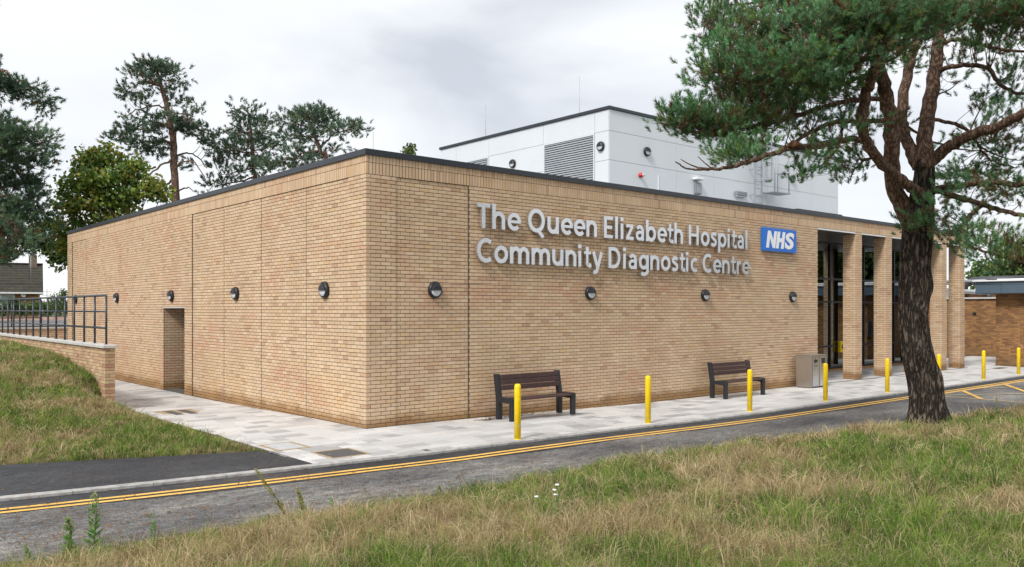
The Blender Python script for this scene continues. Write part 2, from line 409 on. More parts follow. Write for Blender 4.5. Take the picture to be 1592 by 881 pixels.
# ================================================================== lettering meshes (made first, while the scene is small)
_tc = bpy.data.curves.new('t', 'FONT'); _to = bpy.data.objects.new('t', _tc); COL.objects.link(_to)
def _dims(s):
    _tc.body = s; bpy.context.view_layer.update(); return _to.dimensions.x
def glyph(c, offset, extrude, bevel=0.0):
    _tc.body = c; _tc.offset = offset; _tc.extrude = extrude; _tc.bevel_depth = bevel; _tc.resolution_u = 5
    bpy.context.view_layer.update()
    return bpy.data.meshes.new_from_object(_to.evaluated_get(bpy.context.evaluated_depsgraph_get()))
def arc(cx, cy, rx, ry, a0, a1, n=14): return [(cx+rx*math.cos(math.radians(t)), cy+ry*math.sin(math.radians(t))) for t in np.linspace(a0, a1, n)]
ST, HT = .182, .15                       # stem and bar thickness, cap height = 1
_o = lambda cx, cy, rx, ry: (arc(cx, cy, rx, ry, 0, 360, 30), ST*.97)
_arch = lambda x0, x1: (arc((x0+x1)/2, .41, (x1-x0)/2, .24, 168, 0)+[(x1, 0)], ST)
_S = [(.45, .595), (.37, .65), (.27, .667), (.16, .645), (.10, .575), (.11, .495), (.19, .43), (.30, .375), (.40, .31), (.435, .22), (.40, .125), (.30, .075), (.18, .07), (.05, .125)]
GLYPH = {   # advance, strokes (centre line, width)
 'T': (.78, [([(0, .925), (.66, .925)], HT), ([(.33, 0), (.33, .85)], ST)]),
 'h': (.80, [([(.09, 0), (.09, 1.04)], ST), _arch(.10, .58)]),
 'n': (.80, [([(.09, 0), (.09, .73)], ST), _arch(.10, .58)]),
 'u': (.80, [([(.58, 0), (.58, .73)], ST), ([(.57-x, .73-y) for x, y in arc(.24, .41, .24, .24, 168, 0)]+[(.09, .73)], ST)]),
 'm': (1.20, [([(.09, 0), (.09, .73)], ST), _arch(.10, .54), _arch(.55, .98)]),
 'e': (.78, [(arc(.365, .365, .275, .287, 6, 318, 26), ST*.95), ([(.16, .365), (.715, .365)], HT*.8)]),
 'o': (.83, [_o(.365, .365, .275, .287)]), 'c': (.66, [(arc(.365, .365, .275, .287, 58, 302, 20), ST*.97)]),
 'Q': (1.10, [_o(.48, .5, .385, .42), ([(.52, .13), (.64, .02), (.86, -.20)], ST*.9)]),
 'E': (.74, [([(.09, 0), (.09, 1)], ST), ([(.17, .075), (.57, .075)], HT), ([(.17, .5), (.53, .5)], HT), ([(.17, .925), (.57, .925)], HT)]),
 'H': (.98, [([(.09, 0), (.09, 1)], ST), ([(.71, 0), (.71, 1)], ST), ([(.17, .5), (.63, .5)], HT)]),
 'C': (.90, [(arc(.47, .5, .38, .425, 52, 308, 22), ST*.97)]),
 'D': (1.0, [([(.09, 0), (.09, 1)], ST), ([(.16, .08), (.32, .08)]+arc(.35, .5, .37, .42, -90, 90, 16)+[(.16, .92)], ST*.93)]),
 'l': (.37, [([(.09, 0), (.09, 1.04)], ST)]), 'i': (.37, [([(.09, 0), (.09, .73)], ST), ([(.09, .85), (.09, 1.02)], ST*1.1)]),
 'z': (.67, [([(.01, .655), (.50, .655)], HT), ([(.42, .62), (.10, .11)], ST*.9), ([(.0, .075), (.52, .075)], HT)]),
 'a': (.74, [([(.50, 0), (.50, .44)], ST), (arc(.295, .43, .205, .232, 0, 148, 12), ST*.95), ([(.46, .395), (.31, .395)]+arc(.265, .235, .175, .163, 90, 275, 12)+[(.38, .09), (.47, .17)], ST*.85)]),
 'b': (.83, [([(.09, 0), (.09, 1.04)], ST), _o(.375, .365, .265, .287)]), 'p': (.83, [([(.09, -.29), (.09, .73)], ST), _o(.375, .365, .265, .287)]),
 'g': (.83, [_o(.355, .37, .265, .28), ([(.63, .73), (.63, -.03)]+arc(.365, -.04, .265, .185, 0, -135, 12), ST)]),
 't': (.51, [([(.19, .93), (.19, .22)]+arc(.36, .22, .17, .145, 180, 275, 8)+[(.45, .085)], ST), ([(0, .66), (.44, .66)], HT*.9)]),
 's': (.63, [(_S, ST*.93)]), 'r': (.52, [([(.09, 0), (.09, .73)], ST), (arc(.33, .40, .235, .245, 172, 78, 9), ST*.95)]),
 'y': (.74, [([(.08, .73), (.345, .03)], ST), ([(.61, .73), (.335, -.08), (.28, -.19), (.20, -.225), (.08, -.215)], ST*.95)])}
def stroke_mesh(c):
    mb = MB()
    for k, (pts, wd) in enumerate(GLYPH[c][1]):
        P = np.array(pts); closed = np.allclose(P[0], P[-1]); 
        if closed: P = P[:-1]
        n = len(P); L_ = []; R_ = []
        for i in range(n):
            a = P[i]-P[i-1] if (i or closed) else P[1]-P[0]; b = P[(i+1) % n]-P[i] if (i < n-1 or closed) else P[-1]-P[-2]
            a = a/np.linalg.norm(a); b = b/np.linalg.norm(b); t = a+b; t /= np.linalg.norm(t); nn = np.array([-t[1], t[0]]); m = wd/2/max(.6, float(nn @ np.array([-a[1], a[0]])))
            L_.append(P[i]+nn*m); R_.append(P[i]-nn*m)
        zf = .05+.0012*k; V = [(*p, zf) for p in L_]+[(*p, zf) for p in R_]+[(*p, -.05) for p in L_]+[(*p, -.05) for p in R_]; F = []
        for i in range(n if closed else n-1):
            j = (i+1) % n; F += [(i, n+i, n+j, j), (2*n+i, 2*n+j, 3*n+j, 3*n+i), (i, j, 2*n+j, 2*n+i), (n+j, n+i, 3*n+i, 3*n+j)]
        if not closed: F += [(0, 2*n, 3*n, n), (n-1, 2*n-1, 4*n-1, 3*n-1)]
        mb.add(V, F)
    return mb.mesh('letter')
GL = {}
LINES = [('The Queen Elizabeth Hospital', 2.58, 12.35, 3.93, .515), ('Community Diagnostic Centre', 2.58, 12.41, 3.215, .505)]
lay = []
for txt, x0, x1, zb, cap in LINES:
    xs = []; x = 0.0
    for c in txt:
        if c == ' ': x += .34; continue
        xs.append((c, x)); x += GLYPH[c][0]
    lay.append((txt, xs, x-.12))
for c in GLYPH: GL[c] = stroke_mesh(c)
capH = 1.0
_tc.size = 1.0
NHSG = glyph('S', .040, .02)
bpy.data.objects.remove(_to); bpy.data.curves.remove(_tc)

# ================================================================== THE GROUND
EDGE_X = [-40, -20, -7, -4, -2, .7, 3.4, 6.8, 9.5, 14, 20, 30, 60]; EDGE_Y = [2.8, -4.0, -5.22, -5.32, -5.34, -5.32, -5.58, -5.98, -6.35, -6.72, -7.1, -7.4, -7.6]
def kerb_y(x): return float(np.interp(x, [-40, -14, -10, -6.35, -4.8, -3.23, -2.0, -.6, 1.5, 60], [8, -.2, -1.45, -2.31, -2.55, -2.74, -2.86, -3.0, -3.05, -3.05]))
def edge_y(x): return float(np.interp(x, EDGE_X, EDGE_Y))
def grass_y(x): return -1.07-.389*(x+2.57)             # back edge of the asphalt footway at the left
RZ = -.03
xs_all = np.concatenate([np.arange(-40, -14, 2.0), np.arange(-14, 20, .5), np.arange(20, 60.1, 2)])
def far_z(x, y): return -.28+0*x
gs = np.concatenate([np.linspace(-900, -60, 15), np.linspace(-50, 120, 35), np.linspace(140, 1200, 18)])
tag(grid_mesh('ground', gs, gs, far_z, M['field']), kind='structure')
tag(strip_mesh('road', xs_all, lambda x: edge_y(x)-1.5, lambda x: kerb_y(x)-.02, lambda X, Y: g(X, Y)+RZ, M['asphalt'], nj=8), kind='structure')
# fresh tar strip along the kerb under the lines
ev = lambda X, Y: g(X, Y)+RZ+.004
road_strip = strip_mesh('road_edge_strip', xs_all, lambda x: kerb_y(x)-.78-.05*math.sin(x*1.3), lambda x: kerb_y(x)-.02, ev, M['asphalt_new'])
tag(road_strip, kind='structure')
lz = lambda X, Y: g(X, Y)+RZ+.008
for k, (a, b) in enumerate(((.40, .49), (.585, .675))):
    o = strip_mesh('yellow_line', xs_all, lambda x: kerb_y(x)-b-.05, lambda x: kerb_y(x)-a-.05, lz, M['paint'])
    tag(o, ['inner yellow no-parking line painted nearest the kerb', 'outer yellow no-parking line painted on the road side'][k], 'road marking', 'double yellow lines')
# yellow hatched box at the right
hb = empty('road_hatching', (18, -4.6, -.1)); tag(hb, 'faded yellow hatched keep-clear box on the road beyond the pine trunk', 'road marking')
def road_bar(p, q, wd, mat, z=.008):
    p = np.array(p, float); q = np.array(q, float); d = (q-p)/np.linalg.norm(q-p); n = np.array([-d[1], d[0]])*wd/2; L = np.linalg.norm(q-p)
    V = []; 
    for c in (p-n, q-n, q+n, p+n): V.append((c[0]-18, c[1]+4.6, float(g(c[0], c[1]))+RZ+z+.1))
    return MB().add(V, [(0, 1, 2, 3)]).build('marking_bar', mat, hb)
for j, (p, q, wd) in enumerate([((15.55, -3.83), (25.5, -3.83), .07), ((15.55, -3.9), (15.55, -6.6), .09), ((17.5, -3.88), (15.62, -5.05), .12), ((20.7, -3.88), (16.2, -6.6), .12), ((24.0, -3.88), (19.4, -6.75), .12),
                   ((15.65, -3.95), (20.6, -6.85), .06), ((18.8, -3.9), (23.9, -6.85), .06), ((22.3, -3.9), (25.4, -5.7), .06)]):
    road_bar(p, q, wd, M['paint'] if wd > .1 else M['paint_old'], .009+.002*j)

# footway and kerb
foot_x = np.arange(-14, -2.40, .4)
def foot_hi(x): return max(grass_y(x), kerb_y(x)+.3)
def foot_lim(x): return foot_hi(x) if x < -2.57 else -1.07-(x+2.57)*9.0
tag(strip_mesh('footpath', np.concatenate([np.arange(-14, -2.57, .4), [-2.57, -2.50, -2.44]]), lambda x: kerb_y(x)+.02, foot_lim, lambda X, Y: g(X, Y)-.003, M['asphalt_new'], nj=4), kind='structure')
kerb = empty('kerb', (0, -3, 0)); tag(kerb, kind='structure')
def kerb_stone(xa, xb):
    ya, yb = kerb_y(xa), kerb_y(xb); V = []
    for (x, y) in ((xa+.004, ya), (xb-.004, yb)):
        z = float(g(x, y))
        for dy, dz in ((-.02, RZ-.05), (-.02, .006), (-.006, .016), (.105, .016), (.105, -.08)): V.append((x, y+dy+3, z+dz))
    f = [(i, (i+1) % 5, 5+(i+1) % 5, 5+i) for i in range(5)]+[(4, 3, 2, 1, 0), (5, 6, 7, 8, 9)]
    return MB().add(V, f).build('kerb_stone', M['kerb'], kerb)
xk = -12.0
while xk < 36: kerb_stone(xk, xk+.915); xk += .915

# paving: bed plus laid slabs
pv = empty('paving', (0, 0, 0)); tag(pv, kind='structure')
def kerb_in(x): return kerb_y(x)+.11
bed_x = np.concatenate([np.arange(-2.44, 16.3, .6), np.arange(16.4, 44, 1.2)])
strip_mesh('paving_bed', bed_x, lambda x: kerb_in(x)-.02, lambda x: .3 if 0 <= x < 16.2 else 26.0 if x < 0 else (4.0 if x < 27.6 else 16.0), lambda X, Y: g(X, Y)-.007, M['paving_bed'], pv, nj=40)
slabs = []
def lay_rows(xa, xb, ya, yb, row, seed, lim=None):
    r = random.Random(seed); y = ya
    while y < yb-.02:
        h = min(row, yb-y); x = xa+r.uniform(-.3, 0)
        while x < xb:
            L = r.choice((.30, .45, .45, .60)); x0, x1 = max(x, xa), min(x+L, xb)
            if x1-x0 > .05 and (lim is None or lim((x0+x1)/2, y+h/2)): slabs.append((x0, x1, y, y+h))
            x += L
        y += row
lay_rows(-2.44, 0, -.02, 22.3, .30, 3)
lay_rows(-2.44, 27.6, -2.92+.30*0, -.02, .29, 5, lambda x, y: y > kerb_in(x)+.12)
# edge slabs along the curving kerb at the left
xk = -2.44
while xk < 1.8:
    if kerb_in(xk+.225) < -2.95 or True:
        pass
    xk += .45
lay_rows(16.4, 27.6, -.02, 2.45, .30, 8)
lay_rows(27.6, 36.9, -2.92, 3.2, .30, 9, lambda x, y: not (x > 29.9 and y < -.2))
slabs = [s for s in slabs if not (.0 < s[0] < 16.3 and s[3] > .02)]
sl = np.array(slabs); cxy = np.stack([(sl[:, 0]+sl[:, 1])/2, (sl[:, 2]+sl[:, 3])/2], 1)
uu, vv, dd = proj(np.column_stack([cxy, np.zeros(len(cxy))]))
area = (sl[:, 1]-sl[:, 0])*(sl[:, 3]-sl[:, 2])/dd**3
area[(uu < -40) | (uu > 1630) | (vv > 880) | (dd < 0)] = 0
order = np.argsort(-area); near = set(order[:300].tolist()); smesh = {}; rest = MB()
def slab_mb(mb, hx, hy, cx=0, cy=0, cz=0):
    j = .008; b = .004
    v = []
    for (ax, ay, z) in ((hx-j, hy-j, -.03), (hx-j, hy-j, -b), (hx-j-b, hy-j-b, 0)):
        v += [(cx-ax, cy-ay, cz+z), (cx+ax, cy-ay, cz+z), (cx+ax, cy+ay, cz+z), (cx-ax, cy+ay, cz+z)]
    f = [(i+4*k, (i+1) % 4+4*k, (i+1) % 4+4*k+4, i+4*k+4) for k in (0, 1) for i in range(4)]+[(8, 9, 10, 11)]
    return mb.add(v, f)
for i, (x0, x1, y0, y1) in enumerate(slabs):
    cx, cy = (x0+x1)/2, (y0+y1)/2; z = float(g(cx, cy))+random.uniform(-.0012, .0012)
    if i in near:
        key = (round(x1-x0, 2), round(y1-y0, 2))
        if key not in smesh: smesh[key] = slab_mb(MB(), key[0]/2, key[1]/2).mesh('paving_slab')
        o = link('paving_slab', smesh[key], M['paving'], pv); o.location = (cx, cy, z)
    else: slab_mb(rest, (x1-x0)/2, (y1-y0)/2, cx, cy, z)
tag(rest.build('laid_slabs', M['paving'], pv), kind='stuff')
# long edge course against the kerb where it bends
ec = MB()
for k in range(40):
    xa = -2.44+k*.47; xb = xa+.461
    xm = (xa+xb)/2; kk_ = 0
    while -2.92+.29*kk_+.145 <= kerb_in(xm)+.12: kk_ += 1
    top = -2.92+.29*kk_-.004
    V = [(xa, kerb_in(xa), 0), (xb, kerb_in(xb), 0), (xb, max(top, kerb_in(xb)+.01), 0), (xa, max(top, kerb_in(xa)+.01), 0)]
    V = [(x, y, float(g(x, y))-.001) for x, y, z in V]+[(x, y, float(g(x, y))-.03) for x, y, z in V]
    link('edge_slab', MB().add(V, [(0, 1, 2, 3), (0, 4, 5, 1), (1, 5, 6, 2), (2, 6, 7, 3), (3, 7, 4, 0)]).mesh('edge_slab'), M['paving'], pv)

# covers set in the paving
def quad(mb, pts, z): return mb.add([(x, y, float(g(x, y))+z) for x, y in pts], [(0, 1, 2, 3)])
def cover(name, label, cx, cy, wx, wy, rot, inner, bord, cells=1):
    o = empty(name, (cx, cy, float(g(cx, cy))), rot); tag(o, label, 'manhole cover')
    hx, hy = wx/2, wy/2; fr = MB()
    for (x0, x1, y0, y1) in ((-hx-bord, hx+bord, -hy-bord, -hy), (-hx-bord, hx+bord, hy, hy+bord), (-hx-bord, -hx, -hy, hy), (hx, hx+bord, -hy, hy)):
        fr.box(x0, x1, y0, y1, -.02, .004)
    fr.build('surround', M['tan'], o)
    for c in range(cells):
        a = -hx+c*wx/cells; b = a+wx/cells
        pad = .0 if cells == 1 else .05
        if cells > 1:
            MB().box(a, b, -hy, hy, -.02, .0015).build('bedding', M['tan'], o)
        mb = MB().bbox(a+pad+.004, b-pad-.004, -hy+pad+.004, hy-pad-.004, -.02, .0055, .003); p = mb.build('lid', inner, o)
        if cells == 1:
            for sx in (-1, 1): MB().box(sx*wx*.36-.02, sx*wx*.36+.02, -.01, .01, .0, .0075).build('keyhole', M['steel_soft'], p)
    return o
cover('access_cover', 'twin dark access cover in tan mortar on the paved side path', -1.62, 5.22, .62, 1.02, 0, M['castiron'], .09, 2)
cover('access_cover', 'pale concrete-filled access cover near the footway end', -2.07, -.90, .46, .62, 0, M['coverlight'], .07)
cover('access_cover', 'dark gravel-filled access cover with tan edge near the kerb', -1.70, -2.10, .58, .62, 0, M['castiron'], .055)
cover('drain_cover', 'dark flat drain cover in the paving by the old brown brick block', 28.3, -1.05, .9, .30, 0, M['gutter'], .02)
dr = MB().box(16.4, 27.7, -.135, -.055, -.12, -.0845).build('slot_drain', M['gutter']); tag(dr, 'dark slot drain running in front of the entrance pillars', 'drain')

# ================================================================== BRICKWORK
class Bricks:
    def __init__(s): s.b = []
    def run(s, axis, a0, a1, face, inward, zc, odd_first, holes=(), depth=.03, start=None, jit=.0012):
        """stretcher courses along axis between a0 and a1; face = coordinate of the outer plane, inward = +1/-1"""
        for i, z0 in enumerate(zc):
            z1 = z0+.0635; zm = (z0+z1)/2
            off = .1125 if (i % 2 == 0) == odd_first else 0.0
            segs = [(a0 if start is None else start[i % 2], a1)]
            for (h0, h1, hz) in holes:
                if zm < hz:
                    ns = []
                    for (p, q) in segs:
                        if h0 > p: ns.append((p, min(q, h0)))
                        if h1 < q: ns.append((max(p, h1), q))
                    segs = ns
            for (p, q) in segs:
                k = math.floor((p-off)/.225)
                while True:
                    x0 = off+k*.225; x1 = x0+.2135; k += 1
                    if x0 >= q: break
                    x0 = max(x0, p); x1 = min(x1, q)
                    if x1-x0 < .025: continue
                    d = face+inward*random.uniform(-jit, jit); e_ = face+inward*depth
                    lo, hi = min(d, e_), max(d, e_)
                    s.b.append((x0, x1, lo, hi, z0, z1) if axis == 'x' else (lo, hi, x0, x1, z0, z1))
    def soldiers(s, axis, a0, a1, face, inward, z0, z1, depth=.03):
        x = a0
        while x < a1-.02:
            d = face+inward*random.uniform(-.001, .001); e_ = face+inward*depth; lo, hi = min(d, e_), max(d, e_); xe = min(x+.064, a1)
            s.b.append((x, xe, lo, hi, z0, z1) if axis == 'x' else (lo, hi, x, xe, z0, z1)); x += .075
    def add(s, *b): s.b.append(b)
CF = np.array([[0,3,2,1],[4,5,6,7],[0,1,5,4],[2,3,7,6],[1,2,6,5],[3,0,4,7]])
def boxes_mesh(B):
    B = np.asarray(B, float); n = len(B); V = np.empty((n, 8, 3))
    for k, (ix, iy, iz) in enumerate(((0,0,0),(1,0,0),(1,1,0),(0,1,0),(0,0,1),(1,0,1),(1,1,1),(0,1,1))):
        V[:, k, 0] = B[:, ix]; V[:, k, 1] = B[:, 2+iy]; V[:, k, 2] = B[:, 4+iz]
    F = (CF[None]+8*np.arange(n)[:, None, None]).reshape(-1, 4)
    return V.reshape(-1, 3), F
def place_bricks(groups, mat, limit=300):
    """groups: list of (brick list, parent, name of the mass). the largest in view become objects, the rest one mass for each parent"""
    allb = [(np.asarray(b), gi) for gi, (bl, p, nm) in enumerate(groups) for b in bl]
    A = np.array([a for a, _ in allb]); C = np.stack([(A[:, 0]+A[:, 1])/2, (A[:, 2]+A[:, 3])/2, (A[:, 4]+A[:, 5])/2], 1)
    u, v, d = proj(C); ex = A[:, 1]-A[:, 0]; ey = A[:, 3]-A[:, 2]; ez = A[:, 5]-A[:, 4]
    ar = ez*(ex*np.abs(C[:, 1]-CAM[1])+ey*np.abs(C[:, 0]-CAM[0]))/np.maximum(d, .1)**3
    ar[(u < 0) | (u > 1592) | (v < 0) | (v > 881) | (C[:, 2] < g(C[:, 0], C[:, 1]))] = 0
    top = set(np.argsort(-ar)[:limit].tolist()); cache = {}
    for gi, (bl, p, nm) in enumerate(groups):
        idx = [i for i in range(len(allb)) if allb[i][1] == gi]
        m = [A[i] for i in idx if i not in top]
        if m:
            V, F = boxes_mesh(m); pl = np.array(p.matrix_world.translation) if False else np.array(abs_loc(p)); tag(np_mesh(nm, V-pl, F, mat, p, None, 4), kind='stuff')
        for i in idx:
            if i in top:
                dims = (round(ex[i], 2), round(ey[i], 3), round(ez[i], 3))
                if dims not in cache: cache[dims] = MB().bbox(-dims[0]/2, dims[0]/2, -dims[1]/2, dims[1]/2, -dims[2]/2, dims[2]/2, .003).mesh('brick')
                o = link('brick', cache[dims], mat, p); o.location = C[i]-np.array(abs_loc(p))
def abs_loc(o):
    v = Vector((0, 0, 0))
    while o is not None: v = v+Vector(o.location); o = o.parent
    return v

BLD = empty('clinic_building', (0, 0, 0))
tag(BLD, 'low buff-brick diagnostic centre with dark coping and a pillared glass entrance', 'building')
ZS = 4.79; zc = [ZS-.0-.075*(k+1) for k in range(66)][::-1]          # course undersides
zc = [z+.01 for z in zc]
END_X, END_Y, REC_X = 27.64, 22.55, 16.32
RD = .020
front, side = Bricks(), Bricks()
# corner stones alternate between the two faces
for i, z0 in enumerate(zc):
    if i % 2 == 0: front.add(0, .215, 0, .1025, z0, z0+.065)
    else: side.add(0, .1025, 0, .215, z0, z0+.065)
front.run('x', 0, .67, 0, 1, zc, False, start=(.225, .1125))
front.run('x', .672, 2.438, RD, 1, zc, False)
front.run('x', 2.452, REC_X, 0, 1, zc, False)
side.run('y', 0, .67, 0, 1, zc, True, start=(.1125, .225))
jn = [2.46, 4.69, 6.90, 9.06, 19.8, 21.85]
side.run('y', .672, 2.453, RD, 1, zc, True)
for a, b in ((2.467, 4.683), (4.697, 6.893), (6.907, 9.053)): side.run('y', a, b, RD, 1, zc, True)
side.run('y', 9.067, 19.793, 0, 1, zc, True, holes=((9.63, 11.37, 2.30),))
side.run('y', 19.807, 21.843, RD, 1, zc, True)
side.run('y', 21.857, END_Y, 0, 1, zc, True)
# two soldier rows under the coping
for (z0, z1) in ((ZS+.01, ZS+.225), (ZS+.235, 5.172)):
    front.add(0, .065, 0, .065, z0, z1)
    front.soldiers('x', .075, END_X, 0, 1, z0, z1)
    side.soldiers('y', .075, END_Y, 0, 1, z0, z1)
# niche: far jamb seen from the front
niche = Bricks(); niche.run('x', .04, 1.45, 11.37, 1, [z for z in zc if z < 2.28], False)
# walls behind the bricks (mortar)
def body(name, boxes, mat, parent):
    mb = MB()
    for b in boxes: mb.box(*b)
    return mb.build(name, mat, parent)
mo = .011
FWALL = body('front_wall', [(mo, .67, mo, .3, -.4, ZS+.005), (.67, 2.445, RD+mo, .3, -.4, ZS+.005), (2.445, REC_X-mo, mo, .3, -.4, ZS+.005), (mo, END_X-mo, mo+.0005, .42, ZS+.005, 5.165)], M['mortar'], BLD)
SWALL = body('side_wall', [(mo, .3, .3, .67, -.4, ZS+.005), (RD+mo, .3, .67, 9.06, -.4, ZS+.005), (mo, .3, 9.06, 9.632, -.4, ZS+.005), (mo, .3, 11.379, 19.8, -.4, ZS+.005), (mo, .3, 9.632, 11.36, 2.305, ZS+.005),
                           (RD+mo, .3, 19.8, 21.85, -.4, ZS+.005), (mo, .3, 21.85, END_Y, -.4, ZS+.005), (mo+.0005, .42, .42, END_Y, ZS+.005, 5.165),
                           (.3, 1.5, 11.379, 11.6, -.4, 2.5), (.3, 1.6, 9.4, 9.628, -.4, 2.5)], M['mortar'], BLD)
for y in jn: MB().box(RD-.0015 if y < 9 else -.001, .05, y-.009, y+.009, -.3, ZS).build('movement_joint', M['sealant'], SWALL)
MB().box(2.438, 2.452, -.001, .05, -.3, ZS).build('movement_joint', M['sealant'], FWALL)
body('niche_ceiling', [(.03, 1.6, 9.64, 11.36, 2.312, 2.5)], M['white'], SWALL)
body('lintel_edge', [(-.003, .03, 9.60, 11.40, 2.290, 2.309)], M['white'], SWALL)
nd = body('niche_door', [(1.46, 1.52, 9.64, 11.36, -.3, 2.31)], M['frame'], SWALL)
body('door_handle', [(1.40, 1.46, 10.2, 10.24, .9, 1.15)], M['steel'], nd)
# far and rear faces close the volume
body('rear_wall', [(.3, END_X, END_Y-.3, END_Y-.01, -.4, 5.1), (END_X-.3, END_X-.01, 7.2, END_Y-.3, -.4, 5.1)], M['brick'], BLD)
body('roof', [(.3, END_X-.2, .3, END_Y-.2, 4.95, 5.06)], M['roofing'], BLD)
# entrance pillars
PX = [18.73, 20.90, 23.20, 25.50, 27.20]; pil = []
for x in PX:
    pb = Bricks(); W_ = .44
    for i, z0 in enumerate(zc):
        if i % 2 == 0: pb.b += [(x, x+.215, 0, .1025, z0, z0+.065), (x+.225, x+.44, 0, .1025, z0, z0+.065), (x, x+.1025, .1125, .3275, z0, z0+.065), (x, x+.1025, .3375, .44, z0, z0+.065)]
        else: pb.b += [(x, x+.1025, 0, .215, z0, z0+.065), (x+.1125, x+.3275, 0, .1025, z0, z0+.065), (x+.3375, x+.44, 0, .1025, z0, z0+.065), (x, x+.1025, .225, .44, z0, z0+.065)]
    core = body('pillar', [(x+mo, x+.44-mo, mo, .44-mo, -.4, ZS+.004)], M['mortar'], BLD)
    pil.append((pb.b, core, 'brickwork'))
place_bricks([(front.b, FWALL, 'brickwork'), (side.b+niche.b, SWALL, 'brickwork')]+pil, M['brick'], 300)
# soffit and white edge trim between the pillars
ed = [REC_X+.0]+[v for x in PX for v in (x, x+.44)]
for k in range(0, len(ed)-1, 2): MB().box(ed[k]+.004, ed[k+1]-.004, -.006, .05, ZS-.045, ZS-.003).build('soffit_trim', M['white'], BLD)
sx = REC_X+.02
while sx < END_X-.1:
    MB().box(sx, min(sx+1.395, END_X-.02), .06, 2.42, ZS-.055, ZS-.002).build('soffit_panel', M['soffit'], BLD); sx += 1.4
body('recess_return', [(REC_X-.3, REC_X-.005, .3, 2.5, -.4, 4.9)], M['brick'], BLD)
# glazing: mullions, transoms, panes
GZ = 2.42; GL_ = empty('glazing', (REC_X, GZ, -.09)); GL_.parent = BLD
muls = [REC_X+.03, 17.62, 18.92, 20.22, 21.52, 22.82, 24.12, 25.42, 26.72, 27.5]
trs = [.14, .95, 2.62, 3.45, 4.80]
for x in muls: MB().box(x-.032-REC_X, x+.032-REC_X, -.02, .12, .05, 4.83).build('mullion', M['frame'], GL_)
for z in trs:
    for a, b in zip(muls[:-1], muls[1:]): MB().box(a+.032-REC_X, b-.032-REC_X, -.012, .11, z-.035, z+.035).build('transom', M['frame'], GL_)
for a, b in zip(muls[:-1], muls[1:]):
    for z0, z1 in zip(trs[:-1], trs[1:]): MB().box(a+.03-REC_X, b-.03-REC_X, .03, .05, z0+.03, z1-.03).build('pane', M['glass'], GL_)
body('plinth', [(0, 11.2, -.05, .2, -.1, .09)], M['brick'], GL_)
# lobby behind the glass
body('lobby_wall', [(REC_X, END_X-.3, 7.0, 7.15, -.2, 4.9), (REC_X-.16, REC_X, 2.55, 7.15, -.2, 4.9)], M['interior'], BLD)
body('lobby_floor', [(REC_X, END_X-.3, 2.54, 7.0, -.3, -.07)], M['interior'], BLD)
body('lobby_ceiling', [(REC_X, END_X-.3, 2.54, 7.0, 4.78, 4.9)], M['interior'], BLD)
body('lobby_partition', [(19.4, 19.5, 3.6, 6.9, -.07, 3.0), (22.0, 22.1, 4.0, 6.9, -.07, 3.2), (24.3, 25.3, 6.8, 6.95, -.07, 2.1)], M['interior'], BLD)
# coping in lengths with tight joints
def coping_run(axis, a0, a1, step, z0, z1, proj_, width, parent, off=0.0, mat='coping'):
    a = a0
    while a < a1-.01:
        b = min(a+step, a1)
        if axis == 'x': mb = MB().bbox(a+.0015, b-.0015, off-proj_, off+width, z0, z1, .004)
        else: mb = MB().bbox(off-proj_, off+width, a+.0015, b-.0015, z0, z1, .004)
        mb.build('coping', M[mat], parent); a = b
coping_run('x', -.035, END_X+.035, 3.0, 5.155, 5.27, .035, .38, BLD)
coping_run('y', .38, END_Y+.035, 3.0, 5.1552, 5.2698, .035, .38, BLD)
coping_run('x', .38, END_X+.035, 3.0, 5.155, 5.27, .38, .035, BLD, END_Y)
coping_run('y', .38, END_Y-.38, 3.0, 5.155, 5.27, .38, .035, BLD, END_X)
MB().box(15.2, 17.9, .02, .3, 5.27, 5.315).build('coping_upstand', M['coping'], BLD)

# ================================================================== PLANT ROOM ON THE ROOF
PX0, PX1, PY0, PY1, PZ = 12.08, 26.87, 4.97, 14.37, 8.88
PL = empty('rooftop_plant_room', (PX0, PY0, 5.06)); tag(PL, 'pale grey metal-clad plant room standing on the flat roof', 'building')
def pbox(name, b, mat, parent=None, bev=None):
    b = (b[0]-PX0, b[1]-PX0, b[2]-PY0, b[3]-PY0, b[4]-5.06, b[5]-5.06)
    mb = MB().bbox(*b, bev) if bev else MB().box(*b)
    return mb.build(name, mat, parent or PL)
pbox('core', (PX0+.03, PX1-.03, PY0+.03, PY1-.03, 5.06, PZ-.15), M['panel_seam'])
hz = [5.06, 6.15, 7.12, 8.08, PZ-.10]
vx = [PX0, 15.58, 17.77, 21.3, 24.66, PX1]
for a, b in zip(vx[:-1], vx[1:]):
    for z0, z1 in zip(hz[:-1], hz[1:]):
        pbox('cladding_panel', (a+(.0 if a == PX0 else .006), b-.006, PY0, PY0+.028, z0+.005, z1-.005), M['panel'], None, .004)
vy = [PY0+.03, 5.62, 8.14, 11.22, 13.3, PY1]
for a, b in zip(vy[:-1], vy[1:]):
    for z0, z1 in zip(hz[:-1], hz[1:]):
        if z1 < 8.2 and (abs(a-5.62) < .01 or (a > 11 and a < 12)): continue
        pbox('cladding_panel', (PX0, PX0+.028, a+.006, b-.006, z0+.005, z1-.005), M['panel'], None, .004)
